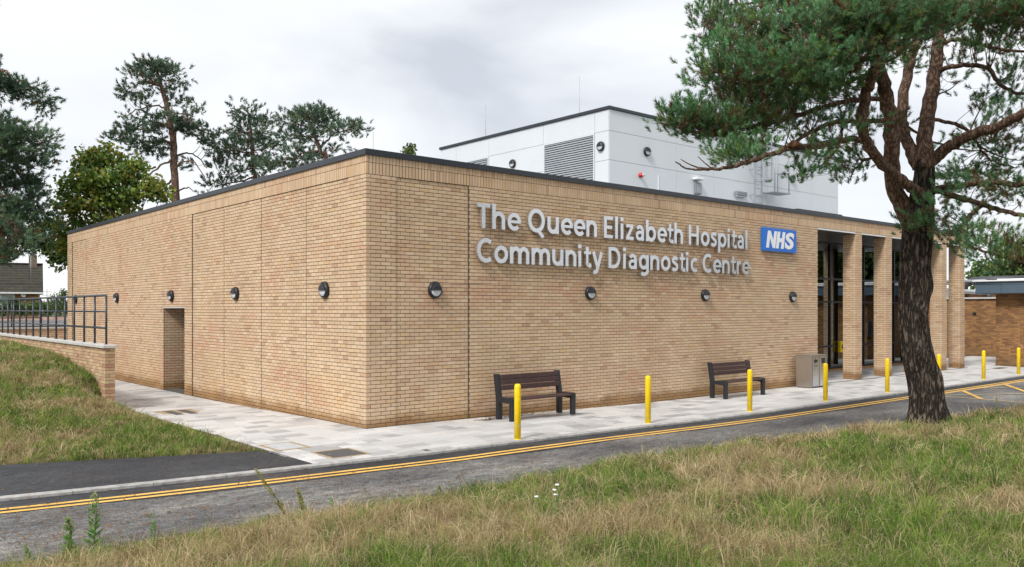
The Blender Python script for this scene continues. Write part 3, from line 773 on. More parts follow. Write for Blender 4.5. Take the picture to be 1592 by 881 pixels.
for y0, y1 in ((5.66, 8.10), (11.26, 13.26)):
    lv = empty('louvre', (0, 0, 0)); lv.parent = PL
    pbox('back', (PX0+.022, PX0+.032, y0, y1, 6.0, 8.05), M['void'], lv)
    z = 6.02
    while z < 8.02:
        v = [(0-.0, y, 0) for y in (0, 1)]
        mb = MB().prism([(0.002, z+.0-5.06), (.024, z+.055-5.06), (.024, z+.062-5.06), (-.003, z+.010-5.06)], 'y', y0-PY0+.02, y1-PY0-.02)
        mb.build('slat', M['louvre'], lv); z += .078
    for (a, b) in ((y0-.03, y0+.02), (y1-.02, y1+.03)): pbox('jamb', (PX0-.012, PX0+.03, a, b, 6.0, 8.08), M['panel'], lv)
    pbox('head', (PX0-.012, PX0+.03, y0+.02, y1-.02, 8.03, 8.08), M['panel'], lv)
for k in range(5): pbox('coping', (PX0-.05+k*2.98+.002, min(PX0-.05+(k+1)*2.98, PX1+.05)-.002, PY0-.05, PY0+.3, PZ-.10, PZ), M['coping'], None, .006)
for k in range(4): pbox('coping', (PX0-.05, PX0+.3, PY0+.3+k*2.4+.002, min(PY0+.3+(k+1)*2.4, PY1+.05)-.002, PZ-.10, PZ), M['coping'], None, .006)
pbox('roof_deck', (PX0+.1, PX1-.1, PY0+.1, PY1-.1, PZ-.16, PZ-.08), M['roofing'])
pbox('cable_conduit', (14.55, 14.575, PY0-.02, PY0+.01, 5.3, 6.85), M['white'])

# ------------------------------------------------------------------ things fixed to the walls
def wall_lamp_meshes():
    n = 28; base = MB(); base.lathe([(0, 0), (.150, 0), (.160, .012), (.160, .055), (.150, .078), (.128, .088), (.118, .080), (0, .080)], n)
    hood = MB(); V = []; F = []
    rings = [(.128, .086), (.122, .112), (.098, .128), (.0, .136)]; k0 = 15
    for r, z in rings:
        for k in range(k0): t = PI*k/(k0-1); V.append((r*math.cos(t), r*math.sin(t)-.002, z))
    for i in range(len(rings)-1):
        for k in range(k0-1): F.append((i*k0+k, i*k0+k+1, (i+1)*k0+k+1, (i+1)*k0+k))
    V += [(-.128, -.002, .082), (.128, -.002, .082)]
    F.append([i*k0 for i in range(4)]+[i*k0+k0-1 for i in range(2, -1, -1)]); hood.add(V, F)
    lens = MB(); V = [(0, 0, .104)]; 
    for r, z in ((.06, .103), (.105, .097), (.118, .082)):
        for k in range(k0): t = PI+PI*k/(k0-1); V.append((r*math.cos(t), r*math.sin(t)-.004, z))
    F = [(0, 1+k, 2+k) for k in range(k0-1)]
    for i in range(2):
        for k in range(k0-1): F.append((1+i*k0+k, 1+(i+1)*k0+k, 2+(i+1)*k0+k, 2+i*k0+k))
    lens.add(V, F, True)
    return base.mesh('backplate'), hood.mesh('hood'), lens.mesh('lens')
LB, LH, LL = wall_lamp_meshes()
def wall_lamp(p, face, label, s=1.0):
    """face 'f' looks to -Y, 's' looks to -X"""
    o = empty('wall_lamp', p); tag(o, label, 'lamp', 'round half-shaded wall lamps')
    o.rotation_euler = (PI/2, 0, 0) if face == 'f' else (PI/2, 0, -PI/2); o.scale = (s, s, s)
    link('backplate', LB, M['black'], o); link('hood', LH, M['black'], o); link('lens', LL, M['lens'], o)
for x, l in ((1.58, 'round black wall lamp on the front wall between the corner and the lettering'), (6.03, 'round black wall lamp on the front wall under the word Community'), (10.46, 'round black wall lamp on the front wall just above the farther bench'), (14.81, 'round black wall lamp on the front wall above the litter bin')):
    wall_lamp((x, RD if x < 2.4 else 0, 2.635), 'f', l)
for y, l in ((1.60, 'round black wall lamp on the side wall, first from the corner'), (6.1, 'round black wall lamp on the side wall, second from the corner'), (10.61, 'round black wall lamp directly above the side wall niche'), (15.88, 'round black wall lamp on the side wall, just clear of the railing end'), (21.27, 'round black wall lamp on the side wall, seen behind the railing')):
    wall_lamp((RD if y < 9 or y > 19.8 else 0, y, 2.64), 's', l)
for p, f, l in (((13.94, PY0, 7.60), 'f', 'round black lamp on the plant room front, above the red alarm beacon'), ((23.1, PY0, 7.58), 'f', 'round black lamp on the plant room front, right of the ladder'),
                ((PX0, 5.32, 7.60), 's', 'round black lamp on the plant room side between louvre and corner'), ((PX0, 9.78, 7.61), 's', 'round black lamp on the plant room side, left of the large louvre')):
    wall_lamp(p, f, l)
# alarm beacon, grey unit, box lamp
o = empty('alarm_beacon', (13.61, PY0, 6.76)); tag(o, 'small red alarm beacon on the plant room front', 'alarm'); o.rotation_euler = (PI/2, 0, 0)
MB().lathe([(0, 0), (.085, 0), (.085, .05), (.07, .06), (.07, .11), (.05, .14), (0, .145)], 16).build('housing', M['red'], o); MB().lathe([(0, .142), (.05, .139), (.045, .17), (0, .18)], 14).build('dome', M['lens'], o)
o = empty('flood_light', (16.73, PY0, 6.55)); tag(o, 'small grey square flood light with white hood on the plant room front', 'lamp')
MB().bbox(-.17, .17, -.10, -.002, -.16, .25, .015).build('housing', M['greybox'], o); MB().bbox(-.27, .14, -.24, -.002, .34, .42, .02).build('hood', M['white'], o); MB().box(-.03, .03, -.10, -.01, .25, .34).build('arm', M['white'], o); MB().bbox(-.13, .13, -.106, -.1005, -.12, .2, .002).build('lens', M['galv'], o)
o = empty('bulkhead_light', (19.45, PY0, 6.62)); tag(o, 'long grey bulkhead light at the foot of the roof ladder', 'lamp')
MB().bbox(-.42, .24, -.16, -.002, -.07, .10, .02).build('housing', M['greybox'], o); MB().bbox(-.40, .22, -.14, -.02, -.11, -.071, .01).build('lens', M['lens'], o)
# ladder with safety hoops and a handrail
o = empty('roof_ladder', (20.3, PY0, 5.06)); tag(o, 'galvanised steel access ladder with cage and handrails against the plant room', 'ladder')
for sx in (-.24, .24): MB().box(sx-.02, sx+.02, -.26, -.20, .25, 4.3).build('stile', M['galv'], o)
z = .45
while z < 4.2: MB().cyl((-.22, -.23, z), (.22, -.23, z), .014, n=8).build('rung', M['galv'], o); z += .28
for z in (.9, 1.6, 2.6, 3.6):
    for sx in (-.24, .24): MB().box(sx-.015, sx+.015, -.20, 0, z-.02, z+.02).build('bracket', M['galv'], o)
for z in (2.15, 2.75, 3.35, 3.95):
    pts = [(.36*math.cos(t), -.26-.55*math.sin(t), z) for t in np.linspace(0, PI, 11)]; MB().tube(pts, [.014]*11, 6).build('hoop', M['galv'], o)
for t in np.linspace(.25, PI-.25, 5): MB().box(.36*math.cos(t)-.012, .36*math.cos(t)+.012, -.26-.55*math.sin(t)-.012, -.26-.55*math.sin(t)+.012, 2.13, 3.97).build('cage_strip', M['galv'], o)
for (x, y) in ((1.05, -.30), (1.55, -.12), (1.55, -.62)): MB().cyl((x, y, 1.75), (x, y, 3.35), .022, n=8).build('guard_post', M['galv'], o)
MB().box(.5, 1.62, -.66, -.08, 1.72, 1.76).build('step_grating', M['galv'], o)
for z in (2.55, 3.33): MB().tube([(1.05, -.30, z), (1.55, -.62, z), (1.55, -.12, z)], [.02]*3, 6).build('guard_rail', M['galv'], o)
# lightning rods
for (p, h, l) in (((2.28, 3.5, 5.06), 1.40, 'thin lightning rod on the low roof behind the brick corner'), ((13.72, 13.45, 8.80), 1.95, 'thin lightning rod at the far end of the plant room roof'), ((15.26, 9.49, 8.80), 2.58, 'tall thin lightning rod near the middle of the plant room roof')):
    o = empty('lightning_rod', p); tag(o, l, 'lightning rod', 'lightning rods')
    MB().tube([(0, 0, 0), (0, 0, h*.5), (0, 0, h)], [.012, .010, .006], 6).build('rod', M['galv'], o); MB().lathe([(0, 0), (.14, 0), (.14, .05), (.03, .08), (.0, .09)], 12).build('base', M['greybox'], o)

# lettering
for li, ((txt, x0, x1, zb, cap), (_, xs, wid)) in enumerate(zip(LINES, lay)):
    o = empty('wall_lettering', (x0, -.03, zb))
    tag(o, ['upper line of steel letters on the brick front, The Queen Elizabeth Hospital', 'lower line of steel letters on the brick front, Community Diagnostic Centre'][li], 'sign', 'raised steel lettering')
    words = txt.split(' '); wi = 0; n = 0; we = None; lens_ = [len(w_) for w_ in words]
    sx = (x1-x0)/wid; sy = cap/capH; first = 0.0
    for c, x in xs:
        if n == 0:
            we = empty('word', ((x)*sx, 0, 0)); we.parent = o; wx = x
        lo = link('letter', GL[c], M['steel'], we); lo.rotation_euler = (PI/2, 0, 0); lo.scale = (sx, sy, .8); lo.location = ((x-wx)*sx-first*sx, -.04, 0)
        n += 1
        if n == lens_[wi]: wi += 1; n = 0
# blue sign with the white oblique initials
o = empty('health_service_sign', (13.14, 0, 3.925)); tag(o, 'blue rectangular sign with white oblique letters NHS beside the lettering', 'sign')
SW, SH = 1.77, .685
MB().bbox(0, SW, -.10, -.02, 0, SH, .008).build('board', M['blue'], o)
def oblique(poly, sh=.20): return [(x+sh*z, z) for x, z in poly]
LH_ = .50; z0 = .095; t_ = .135
def glyph_nhs(polys, xo):
    mb = MB()
    for p in polys: mb.prism([(xo+x, z0+z) for x, z in oblique(p)][::-1], 'y', -.108, -.1005)
    return mb.build('letter', M['signwhite'], o)
glyph_nhs([[(0, 0), (t_, 0), (t_, LH_*.60), (t_*1.05+.20, 0), (t_+.33, 0), (t_+.33, LH_), (.20+t_, LH_), (.20+t_, LH_*.42), (t_*.98, LH_), (0, LH_)]], .13)
glyph_nhs([[(0, 0), (t_, 0), (t_, LH_*.38), (.27, LH_*.38), (.27, 0), (.27+t_, 0), (.27+t_, LH_), (.27, LH_), (.27, LH_*.62), (t_, LH_*.62), (t_, LH_), (0, LH_)]], .64)
for v in NHSG.vertices: pass
ys_ = [v.co.y for v in NHSG.vertices]; xs_ = [v.co.x for v in NHSG.vertices]
sz = LH_/(max(ys_)-min(ys_)); sxx = .46/(max(xs_)-min(xs_))
for v in NHSG.vertices:
    xx = (v.co.x-min(xs_))*sxx; zz = (v.co.y-min(ys_))*sz
    v.co = (1.10+xx+.20*zz, -.1045+v.co.z*.18, z0+zz)
link('letter', NHSG, M['signwhite'], o)

# ------------------------------------------------------------------ bollards
BX = [1.34, 4.92, 8.5, 11.87, 15.25, 18.65, 22.15, 25.35]
BL = ['yellow bollard in front of the nearer bench', 'yellow bollard standing alone between the two benches', 'yellow bollard in front of the farther bench', 'yellow bollard beside the steel litter bin', 'yellow bollard left of the pine trunk, before the second pillar', 'yellow bollard partly hidden behind the pine trunk', 'yellow bollard just right of the last entrance pillar', 'yellow bollard at the right edge in front of the old brick block']
def bollard_mb():
    return MB().lathe([(0, -.05), (.058, -.05), (.058, .90), (.055, .93), (.045, .952), (.025, .962), (0, .964)], 20)
BM = bollard_mb().mesh('post'); KM = MB().lathe([(.064, 0), (.064, .006), (.06, .012), (.0585, .012)], 20).mesh('collar'); RM = MB().bbox(-.012, .012, -.063, -.055, .22, .26, .002).mesh('fixing')
for k, (x, l) in enumerate(zip(BX, BL)):
    y = -2.72 if k else -2.82
    o = empty('bollard', (x, y, float(g(x, y)))); tag(o, l, 'bollard', 'yellow bollards along the kerb'); o.rotation_euler = (0, 0, random.uniform(-.5, .5)+.3)
    link('post', BM, M['yellow'], o); link('collar', KM, M['yellow'], o); link('fixing', RM, M['galv'], o)

# ------------------------------------------------------------------ benches
def bench(x, y, label):
    o = empty('bench', (x, y, float(g(x, y)))); tag(o, label, 'bench', 'benches against the front wall')
    # origin: rear left foot; seat runs to +X, front is -Y
    for sx in (0.0, 1.72):
        a, b = sx, sx+.10
        fr = empty('end_frame', (0, 0, 0)); fr.parent = o
        MB().prism([(.05, .0), (.05, .46), (.13, .93), (.04, .93), (-.045, .46), (-.045, 0)], 'x', a, b).build('back_post', M['benchframe'], fr)
        MB().bbox(a, b, -.46, -.37, 0, .36, .006).build('front_leg', M['benchframe'], fr)
        MB().prism([(-.46, .36), (-.045, .36), (-.045, .46), (-.42, .475), (-.46, .455)], 'x', a, b).build('seat_rail', M['benchframe'], fr)
    for k in range(3):
        z = .60+k*.108; yo = -.012+.0+.17*(z-.46)
        MB().bbox(.10, 1.72, yo-.0-.055, yo-.005, z, z+.10, .008).build('back_plank', M['plank'], o)
    for k in range(3):
        y0 = -.445+k*.13
        MB().bbox(.1, 1.72, y0, y0+.122, .405+.004*(2-k), .445+.004*(2-k), .008).build('seat_plank', M['plank'], o)
    return o
bench(2.80, -.50, 'dark brown plank bench nearest the corner, behind the first bollard')
bench(10.22, -.40, 'dark brown plank bench farther along the wall, left of the bin')

# ------------------------------------------------------------------ litter bin
o = empty('litter_bin', (14.72, -.20, -.09)); tag(o, 'double stainless steel litter bin against the wall by the entrance', 'bin')
W_, D_, H_ = .88, .50, .98
MB().bbox(.02, W_-.02, -D_+.02, 0, .03, H_-.02, .006).build('body', M['steel_soft'], o)
MB().bbox(0, .03, -D_, 0, .02, H_-.02, .004).build('side_panel', M['steel_soft'], o); MB().bbox(W_-.03, W_, -D_, 0, .02, H_-.02, .004).build('side_panel', M['steel_soft'], o)
MB().bbox(-.015, W_+.015, -D_-.015, .01, H_-.02, H_+.005, .005).build('lid', M['steel_soft'], o)
MB().box(.03, W_-.03, -D_+.05, -.03, -.0, .03).build('plinth', M['black'], o)
for k in range(2):
    x = .07+k*.42; d = MB().bbox(x, x+.34, -D_-.004, -D_+.019, .05, H_-.04, .003).build('door', M['steel'], o)
    if k: MB().box(x+.08, x+.28, -D_-.010, -D_-.0045, H_-.26, H_-.10).build('aperture', M['black'], d)
    else: MB().prism([(x+.06, H_-.18), (x+.14, H_-.10), (x+.14, H_-.14), (x+.27, H_-.14), (x+.27, H_-.22), (x+.14, H_-.22), (x+.14, H_-.26)], 'y', -D_-.010, -D_-.0045).build('aperture', M['black'], d)
    for j in range(2): MB().box(x+.10, x+.26-.04*j, -D_-.0065, -D_-.0045, H_-.32-.025*j, H_-.308-.025*j).build('label_strip', M['black'], d)
# yellow cabinet inside the entrance recess
o = empty('yellow_cabinet', (22.22, 2.28, .62)); tag(o, 'small yellow cabinet with dark round face at the entrance glazing', 'cabinet')
MB().bbox(-.18, .18, 0, .13, 0, .42, .02).build('case', M['yellow'], o)
mb = MB().lathe([(0, 0), (.11, 0), (.11, .01), (0, .012)], 18).build('dial', M['black'], o); mb.rotation_euler = (PI/2, 0, 0); mb.location = (0, 0.0, .21)
o = empty('notice_board', (25.0, 2.27, 1.15)); tag(o, 'white notice with yellow foot on the glazing beside the pine trunk', 'sign')
MB().bbox(-.18, .18, 0, .03, 0, .62, .004).build('board', M['signwhite'], o); MB().bbox(-.18, .18, -.004, .0, -.14, -.004, .001).build('yellow_panel', M['yellow'], o)
for j in range(4): MB().box(-.13, .13-.04*(j % 2), -.003, -.0005, .12+.11*j, .15+.11*j).build('text_line', M['black'], o)
# ================================================================== RETAINING WALL, RAILINGS AND THE LEFT BANK
H1X = [-3, -.5, 2, 5, 7.24, 8.77, 10, 11.8, 15.5, 19.7, 45, 70, 110]; H1Z = [0, 0, .12, .38, .62, .80, .92, 1.05, 1.12, 1.19, 1.25, 1.5, 1.9]
def bank_l(X, Y):
    h = np.interp(Y, H1X, H1Z)
    f = S((-2.45-X+np.maximum(0, Y-6.9)*1.2)/1.3)
    s = Y-(-1.07-.389*(X+2.57))
    return -.02+h*f*S(s/1.8)+.05*S(s/.5)*(vnoise(X*.8, Y*.8, 3)-.2)*S((-2.40-X)/.5)
RW = empty('retaining_wall', (-2.76, 7.0, 0)); tag(RW, 'multi-coloured brick retaining wall with pale coping at the left bank', 'wall')
RX0, RX1, RY0, RY1, RZT = -2.78, -2.56, 6.84, 21.6, 1.36
rb = Bricks(); zr = [RZT-.075*(k+1)+.01 for k in range(22)]
for i, z0 in enumerate(zr):
    if i % 2 == 0: rb.add(RX0, RX0+.1025, RY0, RY0+.215, z0, z0+.065); rb.add(RX0+.1125, RX1, RY0, RY0+.1025, z0, z0+.065)
    else: rb.add(RX0, RX1, RY0, RY0+.1025, z0, z0+.065)
rb.run('y', 0, RY1, RX0, 1, zr, False, start=(RY0+.225, RY0+.1125))
rb.run('y', RY0+.12, RY1, RX1, -1, zr, True)
core = body('wall_core', [(RX0+.007-RW.location.x, RX1-.007-RW.location.x, RY0+.007-7, RY1-7, -.5, RZT)], M['mortar_light'], RW)
place_bricks([(rb.b, RW, 'brickwork')], M['brick_mix'], 300)
y = RY0-.04
while y < RY1:
    b = min(y+.9, RY1); MB().bbox(RX0-.05+2.76, RX1+.05+2.76, y+.003-7, b-.003-7, RZT, RZT+.07, .006).build('coping_stone', M['stonecop'], RW); y += .9
# cross wall behind
CW = empty('cross_wall', (-3, 22.6, .9)); tag(CW, 'far brick ramp wall with pale coping meeting the building end', 'wall')
cb = Bricks(); zcw = [1.50-.075*(k+1)+.01 for k in range(14)]
cb.run('x', -9.0, -.02, 22.55, 1, zcw, False)
body('wall_core', [(-6, 2.98, -.043, .15, -1.2, .60)], M['mortar_light'], CW)
place_bricks([(cb.b, CW, 'brickwork')], M['brick'], 0)
x = -9.0
while x < -.1: MB().bbox(x+3.003, min(x+.9, -.01)+2.997, -.10, .20, .60, .67, .006).build('coping_stone', M['stonecop'], CW); x += .9
def railing(p0, d, n, step, zb, label, hts):
    o = empty('railing', p0, 0); tag(o, label, 'railing', 'dark tubular railings'); d = np.array(d, float)
    for k in range(n):
        q = d*step*k; MB().cyl((q[0], q[1], 0), (q[0], q[1], hts[-1]-.02), .024, n=10).build('post', M['rail'], o)
        MB().lathe([(.045, 0), (.045, .01), (.026, .014)], 12).build('base_plate', M['rail'], o).location = (q[0], q[1], 0)
    L = d*step*(n-1)
    for z in hts[:-1]: MB().cyl((0, 0, z), (L[0], L[1], z), .021, n=10).build('rail', M['rail'], o)
    z = hts[-1]; e_ = d*.03
    MB().tube([(0, 0, z-.06), (e_[0]*.3, e_[1]*.3, z-.02), (e_[0]*1.5, e_[1]*1.5, z), (L[0], L[1], z)], [.025]*4, 10).build('top_rail', M['rail'], o)
railing((-2.62, 7.33, RZT+.07), (0, 1), 15, .98, 0, 'dark tubular railing on the near retaining wall coping', (.385, .77, 1.155))
railing((-.9, 22.6, 1.57), (-1, 0), 8, 1.0, 0, 'dark tubular railing on the far cross wall coping', (.36, .72, 1.05))
xsl = np.unique(np.concatenate([np.linspace(-80, -14, 12), np.arange(-14, -2.41, .25), [-2.43]])); ysl = np.unique(np.concatenate([np.arange(-2.2, 9, .22), np.arange(9, 24, .6), np.linspace(24, 110, 22)]))
X, Y = np.meshgrid(xsl, ysl, indexing='ij'); Z = bank_l(X, Y); s_ = Y-(-1.07-.389*(X+2.57)); Z = np.where(s_ < 0, -.06+np.maximum(s_, -.3)*.5, Z)
# behind the wall the bank stops at the wall line
i = np.arange(X.size).reshape(X.shape); F = np.stack([i[:-1, :-1], i[1:, :-1], i[1:, 1:], i[:-1, 1:]], -1).reshape(-1, 4)
cx_ = X.ravel()[F].mean(1); cy_ = Y.ravel()[F].mean(1)
keep = ~((cx_ > -2.80) & (cy_ > 6.95))
tag(np_mesh('bank_terrain', np.stack([X, Y, Z], -1).reshape(-1, 3), F[keep], M['soil'], None, None, 4, True), kind='structure')
# land beyond the building
tag(grid_mesh('back_land', np.linspace(-2.9, 90, 20), np.linspace(23.2, 110, 20), lambda X, Y: np.interp(Y, H1X, H1Z)-.06, M['field']), kind='structure')
tag(grid_mesh('street', np.linspace(-40, 60, 12), np.linspace(40, 58, 8), lambda X, Y: np.interp(Y, H1X, H1Z)+.06, M['asphalt']), kind='structure')

# ================================================================== FRONT GRASS BANK
def bank_f(X, Y):
    e0 = np.interp(X, EDGE_X, EDGE_Y)
    s = e0-Y
    return np.where(s > 0, .62*(1-np.exp(-np.maximum(s, 0)/2.3))-.05, -.05+s*.3)+S(s/.6)*(.10*(vnoise(X*.7, Y*.7, 5)-.5)+.05*(vnoise(X*2.2, Y*2.2, 6)-.5))
xs2 = np.concatenate([np.linspace(-80, -15, 14), np.arange(-14, 24, .25), np.linspace(24.5, 90, 18)]); ts = np.concatenate([np.linspace(0, 8, 34), np.linspace(8.4, 14, 14), np.linspace(15, 80, 12)])
X = np.repeat(xs2[:, None], len(ts), 1); Y = np.array([edge_y(x) for x in xs2])[:, None]+.12-ts[None, :]
Zg = bank_f(X, Y); i = np.arange(X.size).reshape(X.shape); F = np.stack([i[:-1, :-1], i[:-1, 1:], i[1:, 1:], i[1:, :-1]], -1).reshape(-1, 4)
tag(np_mesh('verge_terrain', np.stack([X, Y, Zg], -1).reshape(-1, 3), F, M['soil'], None, None, 4, True), kind='structure')

STRAW = np.array([[.54, .42, .24], [.42, .31, .17], [.60, .49, .30], [.32, .23, .12], [.46, .38, .19]])
GREEN = np.array([[.16, .26, .045], [.22, .32, .06], [.11, .19, .035], [.30, .36, .09], [.19, .24, .06]])
def blades(name, P, L, Wd, green, lean_dir, label, mat=M['grass'], leanamt=.55, seed=0, chaos=.55):
    """one bent blade (quad plus tip) at each point"""
    r = np.random.default_rng(seed); n = len(P)
    az = r.uniform(0, 2*PI, n); side = np.stack([np.cos(az), np.sin(az), 0*az], 1)
    la = lean_dir+5.0*(vnoise(P[:, 0]*2.1, P[:, 1]*2.1, 91, 2)-.5)+r.normal(0, chaos, n); lean = np.stack([np.cos(la), np.sin(la), 0*la], 1)*(r.uniform(.1, 1.0, n)*leanamt)[:, None]
    up = np.array([0, 0, 1.])
    d1 = lean*.55+up; d1 /= np.linalg.norm(d1, axis=1)[:, None]
    d2 = lean*1.7+up*.75; d2 /= np.linalg.norm(d2, axis=1)[:, None]
    b0 = P-.02*up; m = b0+d1*(L*.55)[:, None]; tip = m+d2*(L*.5)[:, None]; w2 = side*(Wd/2)[:, None]
    V = np.stack([b0-w2, b0+w2, m+w2*.75, m-w2*.75, tip], 1).reshape(-1, 3)
    k = np.arange(n)[:, None]*5
    F = np.concatenate([k+np.array([0, 1, 2]), k+np.array([0, 2, 3]), k+np.array([3, 2, 4])], 0)
    pick = r.random(n) < green
    c = np.where(pick[:, None], GREEN[r.integers(0, 5, n)], STRAW[r.integers(0, 5, n)])*r.uniform(.75, 1.2, n)[:, None]
    C = np.repeat(c, 5, 0)
    o = np_mesh(name, V, F, mat, None, C, 3); return tag(o, label, 'grass', None, 'stuff')
def frustum_pts(n, dmin, dmax, umin, umax, zf, cond, r, p=1.0):
    """random ground points in the view, thinned with distance"""
    d = dmin*(dmax/dmin)**(r.random(n)**p); u = r.uniform(umin, umax, n)
    x = CAM[0]+(FW[0]+RT[0]*(u-CXP)/FPX)*d; y = CAM[1]+(FW[1]+RT[1]*(u-CXP)/FPX)*d
    k = cond(x, y); return x[k], y[k], d[k]
r = np.random.default_rng(21)
ey = lambda x: np.interp(x, EDGE_X, EDGE_Y)
x, y, d = frustum_pts(570000, 3.6, 24, -320, 1800, None, lambda x, y: y < ey(x)+.02-.25*vnoise(x*3, y*3, 8), r, .9)
z = bank_f(x, y); s_ = ey(x)-y
gn = vnoise(x*.85, y*.85, 31, 3); cl = vnoise(x*2.6, y*2.6, 33, 2); fine = vnoise(x*7, y*7, 35, 2)
# greener to the lower right, straw along the crest in the middle
u_ = proj(np.stack([x, y, z], 1))[0]
grn = np.clip((gn-.47)*3.0+(cl-.5)*1.0+(fine-.5)*.9+.36+.30*S((u_-850)/500)*S((s_-.9)/1.5)-.25*S((1.5-np.abs(s_-1.5))/1.2)*S((1000-np.abs(u_-800))/600), .06, .94)
thin = r.random(len(x)) < np.clip(.12+.75*cl, .15, .62)
x, y, z, d, s_, grn, fine, cl, gn = [a[thin] for a in (x, y, z, d, s_, grn, fine, cl, gn)]
L = (.035+.060*S(s_/1.4))*r.uniform(.4, 1.5, len(x))*(.6+.8*fine)
blades('verge_grass', np.stack([x, y, z], 1), L, np.maximum(.0034, .00066*d)*r.uniform(.6, 1.5, len(x)), np.clip(grn*.85, .05, .9), -.6, 'short dry and green grass thatch on the verge in the foreground', seed=2, leanamt=1.5, chaos=2.2)
def tufts(n, seed, name, label, dmin, dmax, cond, zf, greenf, hs, wk, ubounds=(-320, 1800), per=(16, 40)):
    """separate tussocks: blades fan out from each centre, one tint for each tussock"""
    r = np.random.default_rng(seed); x, y, d = frustum_pts(n, dmin, dmax, ubounds[0], ubounds[1], None, cond, r, .9); m = r.integers(per[0], per[1], len(x)); idx = np.repeat(np.arange(len(x)), m); N_ = len(idx)
    hgt = np.clip(hs(x, y)*np.exp(r.normal(0, .42, len(x))), .03, .25); gr = greenf(x, y); isg = r.random(len(x)) < gr
    tint = np.where(isg[:, None], np.array([[.115, .215, .028], [.175, .29, .042], [.055, .115, .018], [.27, .34, .065], [.12, .18, .035]])[r.integers(0, 5, len(x))], np.array([[.52, .40, .23], [.40, .30, .16], [.62, .51, .31], [.25, .17, .09], [.36, .31, .13]])[r.integers(0, 5, len(x))])
    a = r.uniform(0, 2*PI, N_); rad = np.abs(r.normal(0, 1, N_)); base = np.stack([x[idx]+np.cos(a)*rad*.30*hgt[idx], y[idx]+np.sin(a)*rad*.30*hgt[idx]], 1); bz = zf(base[:, 0], base[:, 1])
    P = np.column_stack([base, bz]); L = hgt[idx]*r.uniform(.45, 1.25, N_); w_ = np.maximum(.0030, wk*d[idx])*r.uniform(.6, 1.5, N_)
    out = np.stack([np.cos(a), np.sin(a), 0*a], 1)*(rad*.55+.15)[:, None]+r.normal(size=(N_, 3))*np.array([.28, .28, 0]); up = np.array([0, 0, 1.])
    d1 = out*.5+up; d1 /= np.linalg.norm(d1, axis=1)[:, None]; d2 = out*1.5+up*r.uniform(-.1, .9, N_)[:, None]; d2 /= np.linalg.norm(d2, axis=1)[:, None]
    sd_ = np.cross(d1, r.normal(size=(N_, 3))); sd_ /= np.linalg.norm(sd_, axis=1)[:, None]; w2 = sd_*(w_/2)[:, None]; mid_ = P-.01*up+d1*(L*.55)[:, None]; tip = mid_+d2*(L*.55)[:, None]
    V = np.stack([P-.01*up-w2, P-.01*up+w2, mid_+w2*.8, mid_-w2*.8, tip], 1).reshape(-1, 3); k = np.arange(N_)[:, None]*5
    F = np.concatenate([k+np.array([0, 1, 2]), k+np.array([0, 2, 3]), k+np.array([3, 2, 4])], 0)
    dead = r.random(N_) < .18; c = tint[idx]*r.uniform(.7, 1.35, N_)[:, None]; c[dead] = np.array([.52, .42, .25])*r.uniform(.7, 1.2, dead.sum())[:, None]
    return tag(np_mesh(name, V, F, M['grass'], None, np.repeat(c, 5, 0), 3), label, 'grass', None, 'stuff')
def green_f(x, y):
    u_ = proj(np.stack([x, y, bank_f(x, y)], 1))[0]; s_ = ey(x)-y
    return np.clip((vnoise(x*.85, y*.85, 31, 3)-.47)*3.2+.38+.34*S((u_-850)/450)*S((s_-.9)/1.5)-.22*S((1.5-np.abs(s_-1.5))/1.2)*S((1000-np.abs(u_-800))/600), .08, .92)
def hs_f(x, y): return (.05+.105*S((ey(x)-y)/1.6))*(.65+.8*vnoise(x*1.5, y*1.5, 37, 2))*(1-.55*S((1.2-np.hypot(x-7.0, y+7.5))/.8))
tufts(13800, 77, 'grass_tussocks', 'separate green and straw grass tussocks on the foreground verge', 3.6, 22, lambda x, y: y < ey(x)-.06, bank_f, green_f, hs_f, .00060)
# taller thin seed stalks
x, y, d = frustum_pts(2600, 5.0, 18, -60, 1650, None, lambda x, y: y < ey(x)-.9, r, .9); z = bank_f(x, y); k = vnoise(x*.9, y*.9, 41) > .47; x, y, z, d = x[k], y[k], z[k], d[k]
blades('dry_stalks', np.stack([x, y, z], 1), r.uniform(.10, .20, len(x)), np.maximum(.0022, .00036*d), np.full(len(x), .12), -.4, 'thin straw seed stalks standing above the verge grass', seed=3, leanamt=.6)
# left bank
x = r.uniform(-13, -2.46, 170000); y = r.uniform(-1.6, 22, 170000)
edge = -1.07-.389*(x+2.57); k = (y > edge+.03+.12*vnoise(x*3, y*3, 4)) & ~((x > -2.80) & (y > 6.82)); u_, v_, d = proj(np.stack([x, y, 0*x+.4], 1)); k &= (u_ > -330) & (r.random(len(x)) < np.clip(1.3-(y-2)/22, .25, 1)); x, y, d = x[k], y[k], d[k]
z = bank_l(x, y); gn = vnoise(x*.9, y*.9, 51); cl = vnoise(x*2.4, y*2.4, 53, 2)
border = np.minimum(S((-2.44-x)/.5), S((y+1.07+.389*(x+2.57))/.5))
blades('bank_grass', np.stack([x, y, z], 1), (.04+.10*border)*r.uniform(.5, 1.5, len(x))*(.4+1.1*cl), .00058*d*r.uniform(.8, 1.4, len(x)), np.clip((gn-.45)*3+.50, .15, .9), -2.0, 'rough green and straw grass on the left bank', seed=5, leanamt=1.2, chaos=1.8)
tufts(7600, 78, 'bank_tussocks', 'separate grass tussocks on the left bank', 12, 32, lambda x, y: (x < -2.55) & (y > -1.0-.389*(x+2.57)) & ~((x > -2.85) & (y > 6.8)) & (y < 22), bank_l, lambda x, y: np.clip((vnoise(x*.9, y*.9, 51)-.45)*3+.45, .15, .85), lambda x, y: .07+.11*vnoise(x*1.3, y*1.3, 55)*S((-2.4-x)/.6), .00058, (-330, 420), (14, 30))

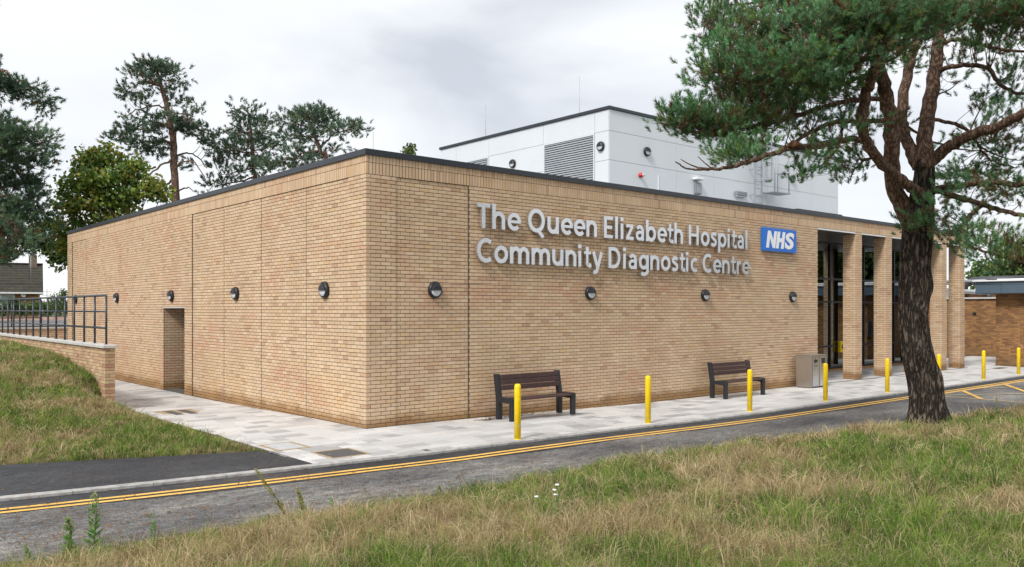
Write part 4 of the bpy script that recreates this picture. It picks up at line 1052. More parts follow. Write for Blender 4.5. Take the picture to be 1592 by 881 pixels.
# fallen needle litter on road, footway and kerb line
n = 22000; d = 8*(4.2)**(r.random(n)); u_ = r.uniform(-40, 1640, n); x = CAM[0]+(FW[0]+RT[0]*(u_-CXP)/FPX)*d; y = CAM[1]+(FW[1]+RT[1]*(u_-CXP)/FPX)*d
ky = np.array([kerb_y(a) for a in x]); pr = np.where(y < ky, .35+1.2*S((ky-y-.9)/1.2)*vnoise(x*1.2, y*1.2, 61), .12)+.9*np.exp(-((y-ky+.05)/.07)**2)
k = (r.random(n) < pr*.9) & (y > ey(x)) & ((y < ky-.02) | ((x < -2.6) & (y > ky+.12) & (y < -1.07-.389*(x+2.57)))); x, y = x[k], y[k]; n = len(x)
zz = g(x, y)+np.where(y < ky[k], RZ+.012, .004); a = r.uniform(0, PI, n); L = r.uniform(.03, .09, n); wd = r.uniform(.005, .012, n)
dx, dy = np.cos(a)*L/2, np.sin(a)*L/2; nx, ny = -np.sin(a)*wd, np.cos(a)*wd
V = np.stack([np.stack([x-dx-nx, y-dy-ny, zz], 1), np.stack([x+dx-nx, y+dy-ny, zz+.004], 1), np.stack([x+dx*.6+nx, y+dy*.6+ny, zz+.007], 1)], 1).reshape(-1, 3)
tag(np_mesh('needle_litter', V, np.arange(3*n).reshape(-1, 3), M['leaves'], None, np.repeat(np.array([[.24, .11, .035], [.32, .17, .06], [.16, .08, .03]])[r.integers(0, 3, n)], 3, 0), 3), 'fallen brown pine needles and leaves scattered on the road', 'leaf litter', None, 'stuff')
# wet leaves against the wall under the nearer bench
n = 260; x = np.concatenate([r.normal(3.55, .35, 180), r.normal(2.55, .15, 80)]); y = np.concatenate([-.08-np.abs(r.normal(0, .14, 180)), -.42-r.normal(0, .06, 80)]); zz = g(x, y)+.006; a = r.uniform(0, PI, n); c_, s2 = np.cos(a)*.03, np.sin(a)*.03
V = np.stack([np.stack([x-c_, y-s2, zz], 1), np.stack([x+s2*.6, y-c_*.6, zz+.006], 1), np.stack([x+c_, y+s2, zz+.003], 1)], 1).reshape(-1, 3)
tag(np_mesh('leaf_litter', V, np.arange(3*n).reshape(-1, 3), M['leaves'], None, np.repeat(np.array([[.10, .05, .025], [.16, .08, .03]])[r.integers(0, 2, n)], 3, 0), 3), 'small heap of wet brown leaves under the nearer bench', 'leaf litter', None, 'stuff')

# ================================================================== TREES
def shoot_template(n, length, nl, nw, spread, r):
    """needles round a twig tip along +Z, one thin triangle each"""
    V = []
    for i in range(n):
        t = r.random()**.7; a = r.uniform(0, 2*PI); b = np.array([0, 0, t*length]); rad = np.array([math.cos(a), math.sin(a), 0])
        sp = spread*(1.15-.75*t); d = rad*sp+np.array([0, 0, 1.]); d /= np.linalg.norm(d); q = np.cross(d, r.normal(size=3)); q /= np.linalg.norm(q)
        l = nl*r.uniform(.7, 1.15); V += [b-q*nw/2, b+q*nw/2, b+d*l]
    return np.array(V)
def leaf_template(n, rad, lw, r):
    V = []
    for i in range(n):
        c = r.normal(size=3); c = c/np.linalg.norm(c)*rad*r.random()**.5; d = r.normal(size=3); d[2] *= .6; d /= np.linalg.norm(d); q = np.cross(d, r.normal(size=3)); q /= np.linalg.norm(q)
        l = lw*r.uniform(.7, 1.25); V += [c-d*l*.5, c+q*l*.36, c+d*l*.5, c-d*l*.5, c+d*l*.5, c-q*l*.36]
    return np.array(V)
def frames(D, r):
    D = D/np.linalg.norm(D, axis=1)[:, None]; A = np.cross(D, r.normal(size=D.shape)); A /= np.linalg.norm(A, axis=1)[:, None]; B = np.cross(D, A)
    return np.stack([A, B, D], 2)
def scatter(name, P, D, sc, tmpls, cols, mat, parent, r, jitter=.18):
    n = len(P); which = r.integers(0, len(tmpls), n); Vs = []; Cs = []; R = frames(D, r); origin = np.array(abs_loc(parent))
    for k, T in enumerate(tmpls):
        m = which == k
        if not m.any(): continue
        V = np.einsum('nij,mj->nmi', R[m], T)*sc[m][:, None, None]+P[m][:, None, :]-origin
        c = np.repeat(cols[m][:, None, :], len(T), 1)
        c = c*(1+jitter*np.repeat(r.normal(size=(m.sum(), len(T)//3, 1)), 3, 1)); Vs.append(V.reshape(-1, 3)); Cs.append(np.clip(c.reshape(-1, 3), .004, .8))
    V = np.concatenate(Vs); C = np.concatenate(Cs)
    return np_mesh(name, V, np.arange(len(V)).reshape(-1, 3), mat, parent, C, 3)
def smooth_path(pts, rads, m=4):
    P = np.array(pts, float); R = np.array(rads, float); n = len(P)
    if n < 3: return P, R
    out = []; ro = []
    for i in range(n-1):
        p0 = P[max(i-1, 0)]; p1 = P[i]; p2 = P[i+1]; p3 = P[min(i+2, n-1)]
        for k in range(m):
            t = k/m; out.append(.5*((2*p1)+(-p0+p2)*t+(2*p0-5*p1+4*p2-p3)*t*t+(-p0+3*p1-3*p2+p3)*t**3)); ro.append(R[i]*(1-t)+R[i+1]*t)
    out.append(P[-1]); ro.append(R[-1]); return np.array(out), np.array(ro)
def limb(mb, pts, rads, n=9, m=4, wob=.0, r=None):
    P, R = smooth_path(pts, rads, m)
    if wob and r is not None: P[1:-1] += r.normal(size=(len(P)-2, 3))*wob
    mb.tube(P, R, n); return P, R
def bend(a, b, r, k=.12, n=4):
    a = np.array(a); b = np.array(b); L = np.linalg.norm(b-a); o = r.normal(size=3)*L*k; o[2] -= L*.05
    return [a+(b-a)*t+o*math.sin(PI*t) for t in np.linspace(0, 1, n)]

def pine_crown(root, pads, skel, r, tm, shoot_sc, cols, sub_r, per_sub, twig_r, twig_mat, density=1.0, updir=.55, twig_sides=4):
    """pads: (centre, radii(3) along right/forward/up, count of sprays). Sprays of needle shoots on twigs reaching back to the skeleton."""
    SK = np.concatenate(skel); RT3 = np.array([RT[0], RT[1], 0]); FW3 = np.array([FW[0], FW[1], 0]); UP = np.array([0, 0, 1.])
    P = []; D = []; Cc = []; tw = MB()
    for (c, rad, ns) in pads:
        c = np.array(c); ns = max(1, int(ns*density))
        for _ in range(ns):
            v = r.normal(size=3); v /= np.linalg.norm(v); v *= r.random()**.38
            q = c+RT3*v[0]*rad[0]+FW3*v[1]*rad[1]+UP*v[2]*rad[2]
            j = np.argmin(((SK-q)**2).sum(1)+np.where(SK[:, 2] > q[2]+.2, .6, 0)); base = SK[j]
            out = q-base; Lo = np.linalg.norm(out)
            if Lo > .25:
                pts = bend(base, q, r, .10, 5); tw.tube(pts, np.linspace(twig_r*(1+.5*min(Lo, 2.5)), twig_r*.45, 5), twig_sides, True, False)
            axis = out/(Lo+1e-6)*.6+np.array([0, 0, updir])+r.normal(size=3)*.35
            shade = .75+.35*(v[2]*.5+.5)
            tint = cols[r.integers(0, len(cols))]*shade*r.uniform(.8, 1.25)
            for k in range(per_sub):
                w_ = np.clip(r.normal(size=3), -1.5, 1.5)*sub_r*np.array([1, 1, .55]); p = q+w_; d = axis+w_/sub_r*.55+r.normal(size=3)*.3
                P.append(p); D.append(d); Cc.append(tint*r.uniform(.82, 1.2))
                if k < 2: tw.tube([q-axis*sub_r*.4, p], [twig_r*.5, twig_r*.3], 3, False, False)
    P = np.array(P); D = np.array(D); Cc = np.array(Cc)
    brown = r.random(len(P)) < .035; Cc[brown] = np.array([.16, .085, .035])
    root_loc = np.array(root.location)
    tw.v = [tuple(np.array(v)-root_loc) for v in tw.v]
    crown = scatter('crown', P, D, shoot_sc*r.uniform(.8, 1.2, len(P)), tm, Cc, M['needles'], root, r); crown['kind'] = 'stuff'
    t = tw.build('twigs', twig_mat, root); t['kind'] = 'stuff'
    return len(P)
def build_limbs(root, name, paths, mat, n=9, m=4, wob=0, r=None):
    L = np.array(root.location); sk = []
    for pts, rads in paths:
        mb = MB(); P, R = limb(mb, [np.array(p)-L for p in pts], rads, n, m, wob, r); mb.build(name, mat, root); sk.append(P+L)
    return sk

# ---------------------------------------------------------------- the big pine in the foreground
r = np.random.default_rng(5)
D0 = 14.4; base = atd(1441, 655, D0); base[2] = float(bank_f(base[0], base[1]))-.05
PN = empty('pine_tree', base); tag(PN, 'large Scots pine with dark leaning trunk standing on the verge', 'tree')
def W(u, v, dd=0.0): return atd(u, v, D0+dd)
def px(wd): return wd/FPX*D0/2
# trunk with fissured bark as real relief
tp = [(1441, 668, 66), (1441, 650, 60), (1440.5, 625, 55), (1438, 595, 53), (1429, 555, 51), (1422, 510, 48), (1421, 470, 47), (1422, 430, 48), (1424, 395, 50), (1427, 362, 50), (1429, 335, 47), (1433, 308, 40), (1436.5, 275, 34), (1437, 250, 30)]
P, R = smooth_path([W(u, v, .0) for u, v, _ in tp], [px(w_)*.90 for _, _, w_ in tp], 14)
ns = 96; V = []
Lb = np.array(PN.location); T = np.gradient(P, axis=0); T /= np.linalg.norm(T, axis=1)[:, None]; cum = np.concatenate([[0], np.cumsum(np.linalg.norm(np.diff(P, axis=0), axis=1))])
a0 = np.array([1., 0, 0]); ang = np.linspace(0, 2*PI, ns, endpoint=False)
knots = [(1.35, 3.6, .10, .16), (2.5, -1.1, .07, .22), (2.05, -2.0, .05, .2), (.9, -1.6, .04, .2), (2.75, .6, .08, .2)]
for i in range(len(P)):
    A = a0-T[i]*(a0@T[i]); A /= np.linalg.norm(A); B = np.cross(T[i], A); sarr = cum[i]
    wv = ang*R[i]
    f1 = vnoise(ang/(2*PI)*15+.6*np.sin(sarr*2.1), np.full(ns, sarr*1.5), 71, 2); f1e = np.minimum(f1, 1-f1)
    ridge = np.abs(vnoise((np.cos(ang)+2)*4.3+sarr*.25, (np.sin(ang)+2)*4.3+sarr*.9, 72, 3)-.5)*2
    rr = R[i]*(1+.05*np.sin(3*ang+sarr)) - .030*np.exp(-(ridge/.14)**2) + .018*(vnoise((np.cos(ang)+2)*9, (np.sin(ang)+2)*9+sarr*5, 73, 2)-.5)
    rr += .17*math.exp(-max(sarr-.05, 0)/.26)*(.25+.75*np.maximum(0, np.sin(5*ang+1))**1.5)
    for (hz_, an, am, sg) in knots: rr += am*np.exp(-((sarr-hz_)/sg)**2-(((ang-an+PI) % (2*PI)-PI)/.35)**2)
    V.append(P[i]+np.cos(ang)[:, None]*A*rr[:, None]+np.sin(ang)[:, None]*B*rr[:, None]-Lb)
V = np.concatenate(V); i = np.arange(len(V)).reshape(len(P), ns); j = np.roll(i, -1, 1); F = np.stack([i[:-1], j[:-1], j[1:], i[1:]], -1).reshape(-1, 4)
np_mesh('trunk', V, F, M['bark'], PN, None, 4, True)
big = [([W(1437, 262), W(1438.5, 216, .1), W(1444, 166, .3), W(1454, 112, .5), W(1460, 50, .7), W(1464, -20, .8), W(1466, -120, .9), W(1455, -230, 1.0)], [px(30), px(23), px(22), px(20), px(18), px(15), px(11), px(5)]),
       ([W(1422, 350, .1), W(1405.7, 328, .1), W(1390, 290, 0), W(1385, 240, -.2), W(1386, 190, -.3), W(1379, 154, -.4), W(1371, 118, -.6), W(1355, 60, -.8), W(1335, -20, -1.0), W(1320, -110, -1.1)], [px(34), px(28), px(24), px(23), px(22), px(21), px(18), px(14), px(10), px(4)]),
       ([W(1430, 262, .1), W(1418, 238, .2), W(1406, 208, .4), W(1402, 175, .6), W(1410, 120, .9), W(1423, 68, 1.2), W(1432, 0, 1.5), W(1430, -90, 1.7)], [px(22), px(19), px(17), px(17), px(16), px(15), px(11), px(4)]),
       ([W(1442, 255), W(1456, 243), W(1478, 226, -.2), W(1506, 212, -.5), W(1552, 197, -1.0), W(1592, 177, -1.4), W(1640, 150, -1.8), W(1700, 110, -2.1)], [px(21), px(19), px(17), px(16), px(14), px(13), px(10), px(5)]),
       ([W(1432, 302, -.1), W(1412, 289, -.35), W(1390, 272, -.6), W(1367, 251, -.9), W(1348, 224, -1.1), W(1341, 193, -1.2), W(1344, 154, -1.3), W(1354, 123, -1.5), W(1363, 90, -1.7), W(1360, 40, -2.0), W(1340, -20, -2.3)], [px(17), px(16), px(15), px(15), px(15), px(15), px(15), px(14), px(12), px(9), px(4)])]
sk = build_limbs(PN, 'limb', big, M['bark_red'], 14, 5, .012, r)
mid = [([W(1436, 300), W(1460, 293), W(1495, 289, -.4), W(1529, 285, -.9), W(1592, 286, -1.5), W(1640, 280, -1.9)], [px(11), px(10), px(9), px(9), px(8), px(4)]),
       ([W(1440, 298), W(1462, 298), W(1490, 308, -.2), W(1529, 318, -.5), W(1560, 329, -.9), W(1592, 336, -1.3), W(1650, 345, -2.0)], [px(10), px(9), px(9), px(8), px(7), px(6), px(3)]),
       ([W(1529, 318, -.5), W(1508, 336, -.55), W(1496, 356, -.6), W(1499, 377, -.7), W(1522, 390, -.9), W(1560, 400, -1.2), W(1600, 412, -1.6)], [px(7), px(7), px(6.5), px(5), px(4), px(3), px(2)]),
       ([W(1455, 110, .5), W(1470, 107, .3), W(1498, 101, .1), W(1533, 105, -.2), W(1552, 127, -.4), W(1575, 143, -.6), W(1610, 148, -.9)], [px(9), px(8), px(7), px(7), px(6), px(5), px(3)]),
       ([W(1458, 66, .6), W(1480, 63, .5), W(1506, 64, .3), W(1544, 75, 0), W(1592, 81, -.4), W(1640, 80, -.8)], [px(8), px(7), px(6), px(5), px(4), px(2)]),
       ([W(1440, 188, .2), W(1465, 188, .4), W(1490, 196, .6), W(1514, 212, .8), W(1523, 231, .9), W(1546, 252, 1.1), W(1580, 262, 1.3)], [px(6), px(6), px(6), px(5), px(4), px(3), px(2)]),
       ([W(1346, 222, -1.1), W(1328, 216, -1.2), W(1300, 220, -1.3), W(1268, 228, -1.5), W(1232, 229, -1.6), W(1206, 238, -1.7), W(1166, 251, -1.9), W(1131, 261, -2.0), W(1100, 264, -2.1), W(1069, 262, -2.2), W(1050, 252, -2.3)], [px(8), px(9), px(9.5), px(9), px(9), px(7), px(6), px(5), px(4), px(2.5), px(1.5)]),
       ([W(1384, 187, -.3), W(1336, 190, -.7), W(1300, 190, -1.0), W(1262, 205, -1.3), W(1232, 224, -1.55)], [px(8), px(7), px(7), px(6), px(5)]),
       ([W(1380, 155, -.4), W(1336, 154, -.6), W(1300, 162, -.8), W(1247, 178, -.9), W(1201, 193, -1.0), W(1166, 207, -1.1), W(1130, 211, -1.2), W(1080, 205, -1.3), W(1024, 190, -1.4)], [px(8), px(7.5), px(7), px(7), px(6), px(5), px(4), px(3), px(1.5)]),
       ([W(1371, 120, -.5), W(1330, 123, .2), W(1300, 137, .5), W(1247, 154, .9), W(1193, 162, 1.3), W(1140, 170, 1.6)], [px(8), px(7), px(6), px(5), px(4), px(2)]),
       ([W(1362, 90, -.6), W(1310, 95, -.9), W(1250, 110, -1.1), W(1180, 118, -1.2), W(1110, 112, -1.3)], [px(9), px(8), px(6), px(5), px(2)]),
       ([W(1356, 60, -.8), W(1290, 55, -.5), W(1210, 60, -.3), W(1140, 55, -.2), W(1095, 40, -.1)], [px(9), px(7), px(6), px(4), px(2)]),
       ([W(1340, -10, -1.0), W(1260, -15, 0), W(1180, 5, .8), W(1110, 10, 1.5)], [px(8), px(6), px(4), px(2)]),
       ([W(1365, 100, -1.6), W(1345, 70, -1.9), W(1310, 55, -2.0), W(1260, 60, -2.1)], [px(8), px(6), px(4), px(2)]),
       ([W(1412, 118, .9), W(1400, 70, 2.0), W(1370, 40, 3.0)], [px(8), px(6), px(3)]),
       ([W(1460, 45, .7), W(1510, 20, .2), W(1570, 15, -.5), W(1640, 5, -1.2)], [px(9), px(7), px(5), px(3)]),
       ([W(1462, 20, .8), W(1440, -20, -.6), W(1420, -30, -1.8)], [px(8), px(6), px(3)]),
       ([W(1385, 245, -.2), W(1350, 247, .4), W(1330, 262, .8), W(1318, 285, 1.0)], [px(5), px(4), px(3), px(1.5)]),
       ([W(1310, 200, -1.0), W(1300, 235, -1.2), W(1270, 262, -1.4), W(1240, 272, -1.5)], [px(4), px(3), px(2.5), px(1.5)]),
       ([W(1395, 186, .4), W(1440, 215, 1.2), W(1490, 232, 2.0), W(1540, 236, 2.8)], [px(5), px(4), px(3), px(2)])]
sk += build_limbs(PN, 'branch', mid, M['bark_red'], 8, 5, .010, r)
# short dead twigs
for (u, v, u2, v2, dd) in ((1506, 212, 1535, 152, -.5), (1447, 150, 1488, 130, .38), (1523, 229, 1590, 250, .88), (1552, 127, 1578, 98, -.4), (1364, 248, 1332, 250, -.92), (1100, 263, 1058, 248, -2.1), (1120, 262, 1085, 244, -2.1)):
    MB().tube([p-Lb for p in bend(W(u, v, dd), W(u2, v2, dd-.1), r, .12, 6)], np.linspace(.018, .006, 6), 5).build('dead_twig', M['bark_red'], PN)
# pale torn scar where a branch broke away
MB().tube([W(1222, 228, -1.66)-Lb, W(1233, 224, -1.67)-Lb, W(1245, 225, -1.66)-Lb], [.015, .06, .02], 7).build('branch_scar', M['bark_orange'], PN)
pad = []
def A(u, v, ru, rv, dd, rd, n): pad.append((W(u, v, dd), (max(6, ru-9)/FPX*D0, rd, max(4, rv-6)/FPX*D0), n))
# main mass, upper left
A(1130, 100, 52, 42, -1.2, .9, 60); A(1115, 30, 34, 40, 0, .9, 42); A(1190, 60, 60, 50, -.8, 1.2, 88); A(1200, 115, 70, 38, -1.9, 1.0, 80); A(1270, 60, 60, 55, -1.2, 1.2, 95); A(1290, 110, 60, 36, -1.8, .9, 70)
A(1340, 55, 50, 48, -1.8, 1.2, 75); A(1350, 20, 60, 40, -2.4, 1.2, 70); A(1420, 30, 55, 40, -1.6, 1.2, 72); A(1240, 5, 90, 35, .4, 1.4, 85); A(1480, 20, 55, 30, -1.2, 1.1, 55); A(1550, 25, 60, 26, -1.2, 1.2, 62); A(1590, 15, 30, 30, -1.4, 1, 30)
A(1150, 150, 55, 20, 1.2, .9, 34); A(1200, 160, 60, 18, .6, .9, 28); A(1260, 150, 50, 20, .2, .9, 26); A(1225, 182, 60, 14, -.9, .6, 22)
A(1078, 190, 42, 15, -1.35, .5, 30); A(1115, 195, 40, 18, -1.2, .6, 36); A(1165, 190, 45, 18, -1.1, .6, 36); A(1080, 172, 30, 10, -1.2, .4, 13); A(1042, 186, 14, 8, -1.4, .25, 5)
A(1140, 240, 34, 12, -1.9, .5, 20); A(1185, 230, 30, 10, -1.7, .5, 10); A(1255, 240, 45, 8, -1.45, .5, 12); A(1290, 218, 34, 10, -1.0, .6, 9); A(1245, 271, 16, 8, -1.5, .3, 7); A(1318, 268, 14, 18, 1.0, .3, 9); A(1325, 240, 24, 12, .5, .5, 10)
A(1300, 180, 40, 10, .1, .7, 9); A(1330, 145, 24, 10, .0, .6, 7)
# right side: thinner sprays
A(1545, 70, 50, 14, 0, .9, 15); A(1500, 85, 30, 16, .3, .7, 7); A(1570, 115, 30, 18, -.5, .8, 10); A(1530, 150, 30, 14, -.3, .8, 5); A(1565, 165, 30, 22, .6, .8, 10); A(1500, 215, 34, 16, .8, .8, 8); A(1555, 225, 42, 18, .6, .9, 14); A(1580, 200, 22, 28, -.9, .6, 10)
A(1500, 270, 40, 18, .9, .8, 11); A(1560, 265, 42, 20, .6, .9, 15); A(1550, 296, 48, 12, -1.0, .6, 15); A(1592, 300, 20, 16, -1.2, .6, 8); A(1490, 290, 26, 12, -.4, .5, 8)
A(1500, 345, 26, 22, -.5, .5, 9); A(1530, 372, 34, 18, -.9, .6, 13); A(1570, 390, 30, 18, -1.2, .6, 12); A(1480, 370, 24, 14, -.5, .5, 7); A(1460, 345, 18, 14, .2, .4, 5); A(1590, 402, 20, 16, -1.5, .5, 7); A(1520, 400, 22, 12, -.9, .4, 5)
A(1436, 322, 16, 22, -.40, .2, 6); A(1420, 352, 22, 10, -.5, .2, 7); A(1398, 185, 16, 14, -.2, .4, 4); A(1340, 190, 30, 14, -.8, .6, 6); A(1415, 100, 30, 16, .9, .6, 7); A(1390, 85, 30, 20, -.6, .7, 12); A(1470, 130, 20, 16, .9, .5, 4)
# above and outside the frame
A(1230, -70, 110, 45, 0, 1.6, 24); A(1370, -90, 110, 50, -.6, 1.8, 28); A(1480, -110, 90, 60, .6, 1.8, 24); A(1420, -200, 90, 50, .8, 1.6, 18); A(1590, -40, 80, 40, -.6, 1.4, 14); A(1660, 130, 60, 30, -1.9, 1, 9); A(1660, 300, 50, 30, -1.8, 1, 7); A(1430, 30, 60, 40, 2.6, 1.2, 16); A(1300, 10, 70, 40, 2.2, 1.2, 16)
PCOL = np.array([[.13, .28, .12], [.19, .36, .17], [.085, .19, .07], [.18, .27, .08], [.14, .28, .14], [.17, .15, .07]])
tm = [shoot_template(50, .11, .075, .0085, 1.3, r) for _ in range(5)]
NS = pine_crown(PN, pad, sk, r, tm, 1.0, PCOL, .18, 9, .006, M['bark_red'], .82, 1.0)
print('pine shoots', NS)

# ---------------------------------------------------------------- pines and broadleaves behind the building
def bg_pine(name, label, d0, trunk, limbs, pads, seed, col, bark='bark_red', n_sub=5, sc=1.0, group='pines behind the building', dens=.72):
    r = np.random.default_rng(seed); G = lambda u, v, dd=0.0: atd(u, v, d0+dd); k = d0/FPX
    b = G(trunk[0][0], trunk[0][1]); zg = float(np.interp(b[1], H1X, H1Z))-.1
    root = empty(name, (b[0], b[1], zg)); tag(root, label, 'tree', group)
    pts = [np.array([b[0], b[1], zg-.1])]+[G(u, v) for u, v, _ in trunk]; rd = [trunk[0][2]*k/2*1.25]+[w_*k/2 for _, _, w_ in trunk]
    sk = build_limbs(root, 'trunk', [(pts, rd)], M[bark], 12, 4, .02, r)
    sk += build_limbs(root, 'branch', [([G(*p[:3]) for p in l[0]], [q*k/2 for q in l[1]]) for l in limbs], M[bark], 6, 4, .03, r)
    sk[0] = sk[0][len(sk[0])//3:]
    pd = [(G(u, v, dd), (ru*k, rdp, rv*k), n) for (u, v, ru, rv, dd, rdp, n) in pads]
    tm = [shoot_template(26, .26, .19, .036, 1.25, r) for _ in range(4)]
    return pine_crown(root, pd, sk, r, tm, sc, col, .26*sc, n_sub, .010, M[bark], dens, .5, 3)
BCOL = np.array([[.11, .175, .12], [.13, .20, .135], [.085, .14, .09], [.15, .205, .12]])
def br(p, w0): return (p, list(np.linspace(w0, 1.2, len(p))))
bg_pine('pine_tree', 'tallest slender pine with bare orange trunk behind the side wall roof', 44, [(276, 340, 12), (271, 270, 11), (270, 230, 10.5), (266, 195, 9), (258, 160, 7), (247, 120, 5), (242, 95, 2)],
        [br([(271, 232), (262, 222, .3), (250, 220, .8), (225, 222, 1.2), (200, 226, 1.5)], 5), br([(270, 250), (250, 258, -.6), (228, 276, -1.0), (212, 300, -1.2)], 4), br([(271, 280), (255, 290, .5), (238, 305, 1)], 4), br([(268, 200), (235, 190, -.4), (205, 205, -.8), (175, 218, -1)], 4.5), br([(268, 205), (290, 195, .5), (315, 205, 1), (338, 214, 1.2)], 4.5),
         br([(271, 245), (290, 238, .8), (308, 246, 1.2), (322, 262, 1.6)], 3.5), br([(272, 262), (296, 250, -.8), (318, 275, -1.4)], 3), br([(273, 300), (290, 292, .5), (300, 298, .8)], 3), br([(262, 170), (240, 165, .8), (212, 172, 1.2), (192, 182, 1.5)], 3), br([(252, 135), (225, 128, -.5), (205, 135, -.8)], 3), br([(248, 120), (268, 115, .4), (280, 122, .6)], 3), br([(264, 180), (285, 178, -.8), (300, 190, -1.2)], 3), br([(242, 260), (225, 262, 0), (205, 255, 0), (190, 250, .2)], 3)],
        [(243, 103, 22, 9, 0, 1, 26), (225, 112, 22, 8, .2, .8, 18), (205, 118, 14, 7, -.4, .6, 9), (262, 112, 18, 9, .3, .8, 18), (272, 128, 12, 8, .4, .6, 9), (240, 130, 22, 8, -.5, .9, 14), (208, 142, 18, 7, -.6, .7, 12), (195, 150, 14, 6, -.2, .6, 8), (262, 145, 14, 8, .5, .7, 10), (222, 158, 16, 6, .9, .6, 9), (198, 183, 8, 4, 1.4, .4, 4), (275, 160, 10, 7, .5, .5, 7),
         (240, 185, 22, 9, -.4, .9, 18), (215, 197, 20, 9, -.8, .8, 18), (192, 210, 18, 8, -1, .7, 16), (175, 219, 12, 5, -1, .5, 8), (205, 218, 18, 7, .6, .7, 12), (250, 205, 16, 8, .2, .7, 12), (285, 185, 20, 8, -.7, .8, 18), (290, 200, 20, 8, .6, .8, 18), (310, 205, 18, 8, 1, .7, 15), (330, 214, 16, 7, 1.2, .6, 12), (275, 200, 12, 8, .2, .6, 9), (300, 170, 12, 5, -1, .5, 6), (225, 228, 22, 9, 1.2, .8, 22), (243, 232, 12, 7, .8, .6, 9), (320, 225, 16, 7, 1.2, .5, 9), (205, 255, 8, 4, 0, .4, 3), (290, 260, 18, 8, .8, .6, 8), (255, 225, 12, 8, .2, .5, 8)], 101, BCOL)
bg_pine('pine_tree', 'middle pine with straight thin trunk and open tiers behind the roof', 46, [(398, 320, 7), (396, 280, 7), (394, 250, 6), (392, 215, 5), (388, 190, 3.5), (384, 168, 1.5)],
        [br([(395, 262), (370, 268, .6), (345, 272, 1)], 2.6), br([(396, 258), (420, 255, -.6), (430, 250, -1)], 2.6), br([(394, 240), (365, 232, -.8), (345, 222, -1.2)], 2.6), br([(394, 235), (418, 228, .8), (430, 222, 1)], 2.4), br([(390, 205), (368, 208, .6), (352, 206, 1)], 2.2), br([(391, 210), (412, 205, -.4), (420, 203, -.8)], 2.2), br([(386, 180), (372, 172, .4), (358, 168, .6)], 2), br([(396, 275), (360, 285, 1), (330, 290, 1.5)], 3)],
        [(362, 170, 7, 5, .5, .4, 5), (391, 170, 9, 7, 0, .5, 8), (375, 182, 12, 7, .3, .6, 10), (400, 184, 12, 8, 0, .6, 11), (385, 196, 18, 7, 0, .7, 13), (412, 196, 8, 8, -.3, .5, 7), (370, 205, 14, 6, .6, .6, 10), (352, 207, 6, 4, 1, .3, 4), (410, 208, 12, 6, -.5, .5, 9), (385, 216, 18, 6, .4, .7, 11), (412, 222, 14, 6, .8, .6, 10), (370, 222, 16, 6, -.6, .6, 12), (352, 230, 16, 6, -1, .6, 12), (395, 230, 18, 7, -.4, .7, 14), (425, 232, 8, 7, .9, .5, 8), (360, 243, 20, 7, .6, .7, 16), (335, 240, 10, 4, 1, .4, 6), (400, 245, 20, 7, .5, .8, 16), (345, 258, 18, 8, .8, .7, 14), (378, 262, 18, 7, -.8, .7, 14), (415, 258, 16, 8, -.8, .7, 13), (335, 285, 16, 10, 1.4, .7, 14), (360, 275, 16, 7, 1, .6, 11), (322, 305, 12, 7, 1.4, .5, 8), (395, 285, 26, 9, .4, .8, 16)], 102, BCOL)
bg_pine('pine_tree', 'broad-crowned pine with forked leaning trunk nearest the brick corner', 43, [(508, 262, 7), (500, 240, 6.5), (493, 222, 6), (488, 205, 5), (482, 190, 3.5), (476, 176, 1.5)],
        [br([(500, 228), (510, 217, -.4), (525, 206, -.8), (545, 203, -1.2)], 4), br([(492, 215), (470, 212, .6), (445, 218, 1)], 3), br([(486, 200), (465, 195, .5), (440, 190, .8)], 3), br([(495, 235), (475, 238, -.8), (455, 246, -1.2)], 3), br([(484, 190), (500, 186, .5), (515, 185, .8)], 2.5)],
        [(470, 178, 16, 7, .3, .6, 16), (492, 178, 14, 8, 0, .6, 16), (455, 185, 12, 6, .6, .5, 10), (438, 192, 10, 4, .8, .4, 7), (480, 190, 18, 6, .3, .7, 16), (512, 183, 6, 7, .7, .4, 7), (508, 195, 16, 6, .4, .6, 14), (530, 195, 14, 6, -.8, .5, 12), (552, 198, 10, 7, -1.2, .4, 10), (562, 206, 5, 3, -1.2, .3, 3), (465, 205, 18, 7, .5, .7, 16), (445, 217, 14, 6, 1, .5, 12), (485, 210, 14, 5, -.4, .6, 9), (520, 207, 14, 5, -.8, .5, 8), (475, 222, 14, 5, .5, .6, 8), (535, 225, 6, 6, -1, .4, 4), (470, 238, 18, 7, -.8, .6, 14), (490, 245, 22, 7, .5, .7, 16), (450, 252, 20, 8, -1.2, .6, 18), (425, 258, 14, 9, -1, .6, 12), (515, 235, 10, 6, -.6, .5, 6), (480, 262, 30, 8, 0, .8, 20)], 103, BCOL*1.15)
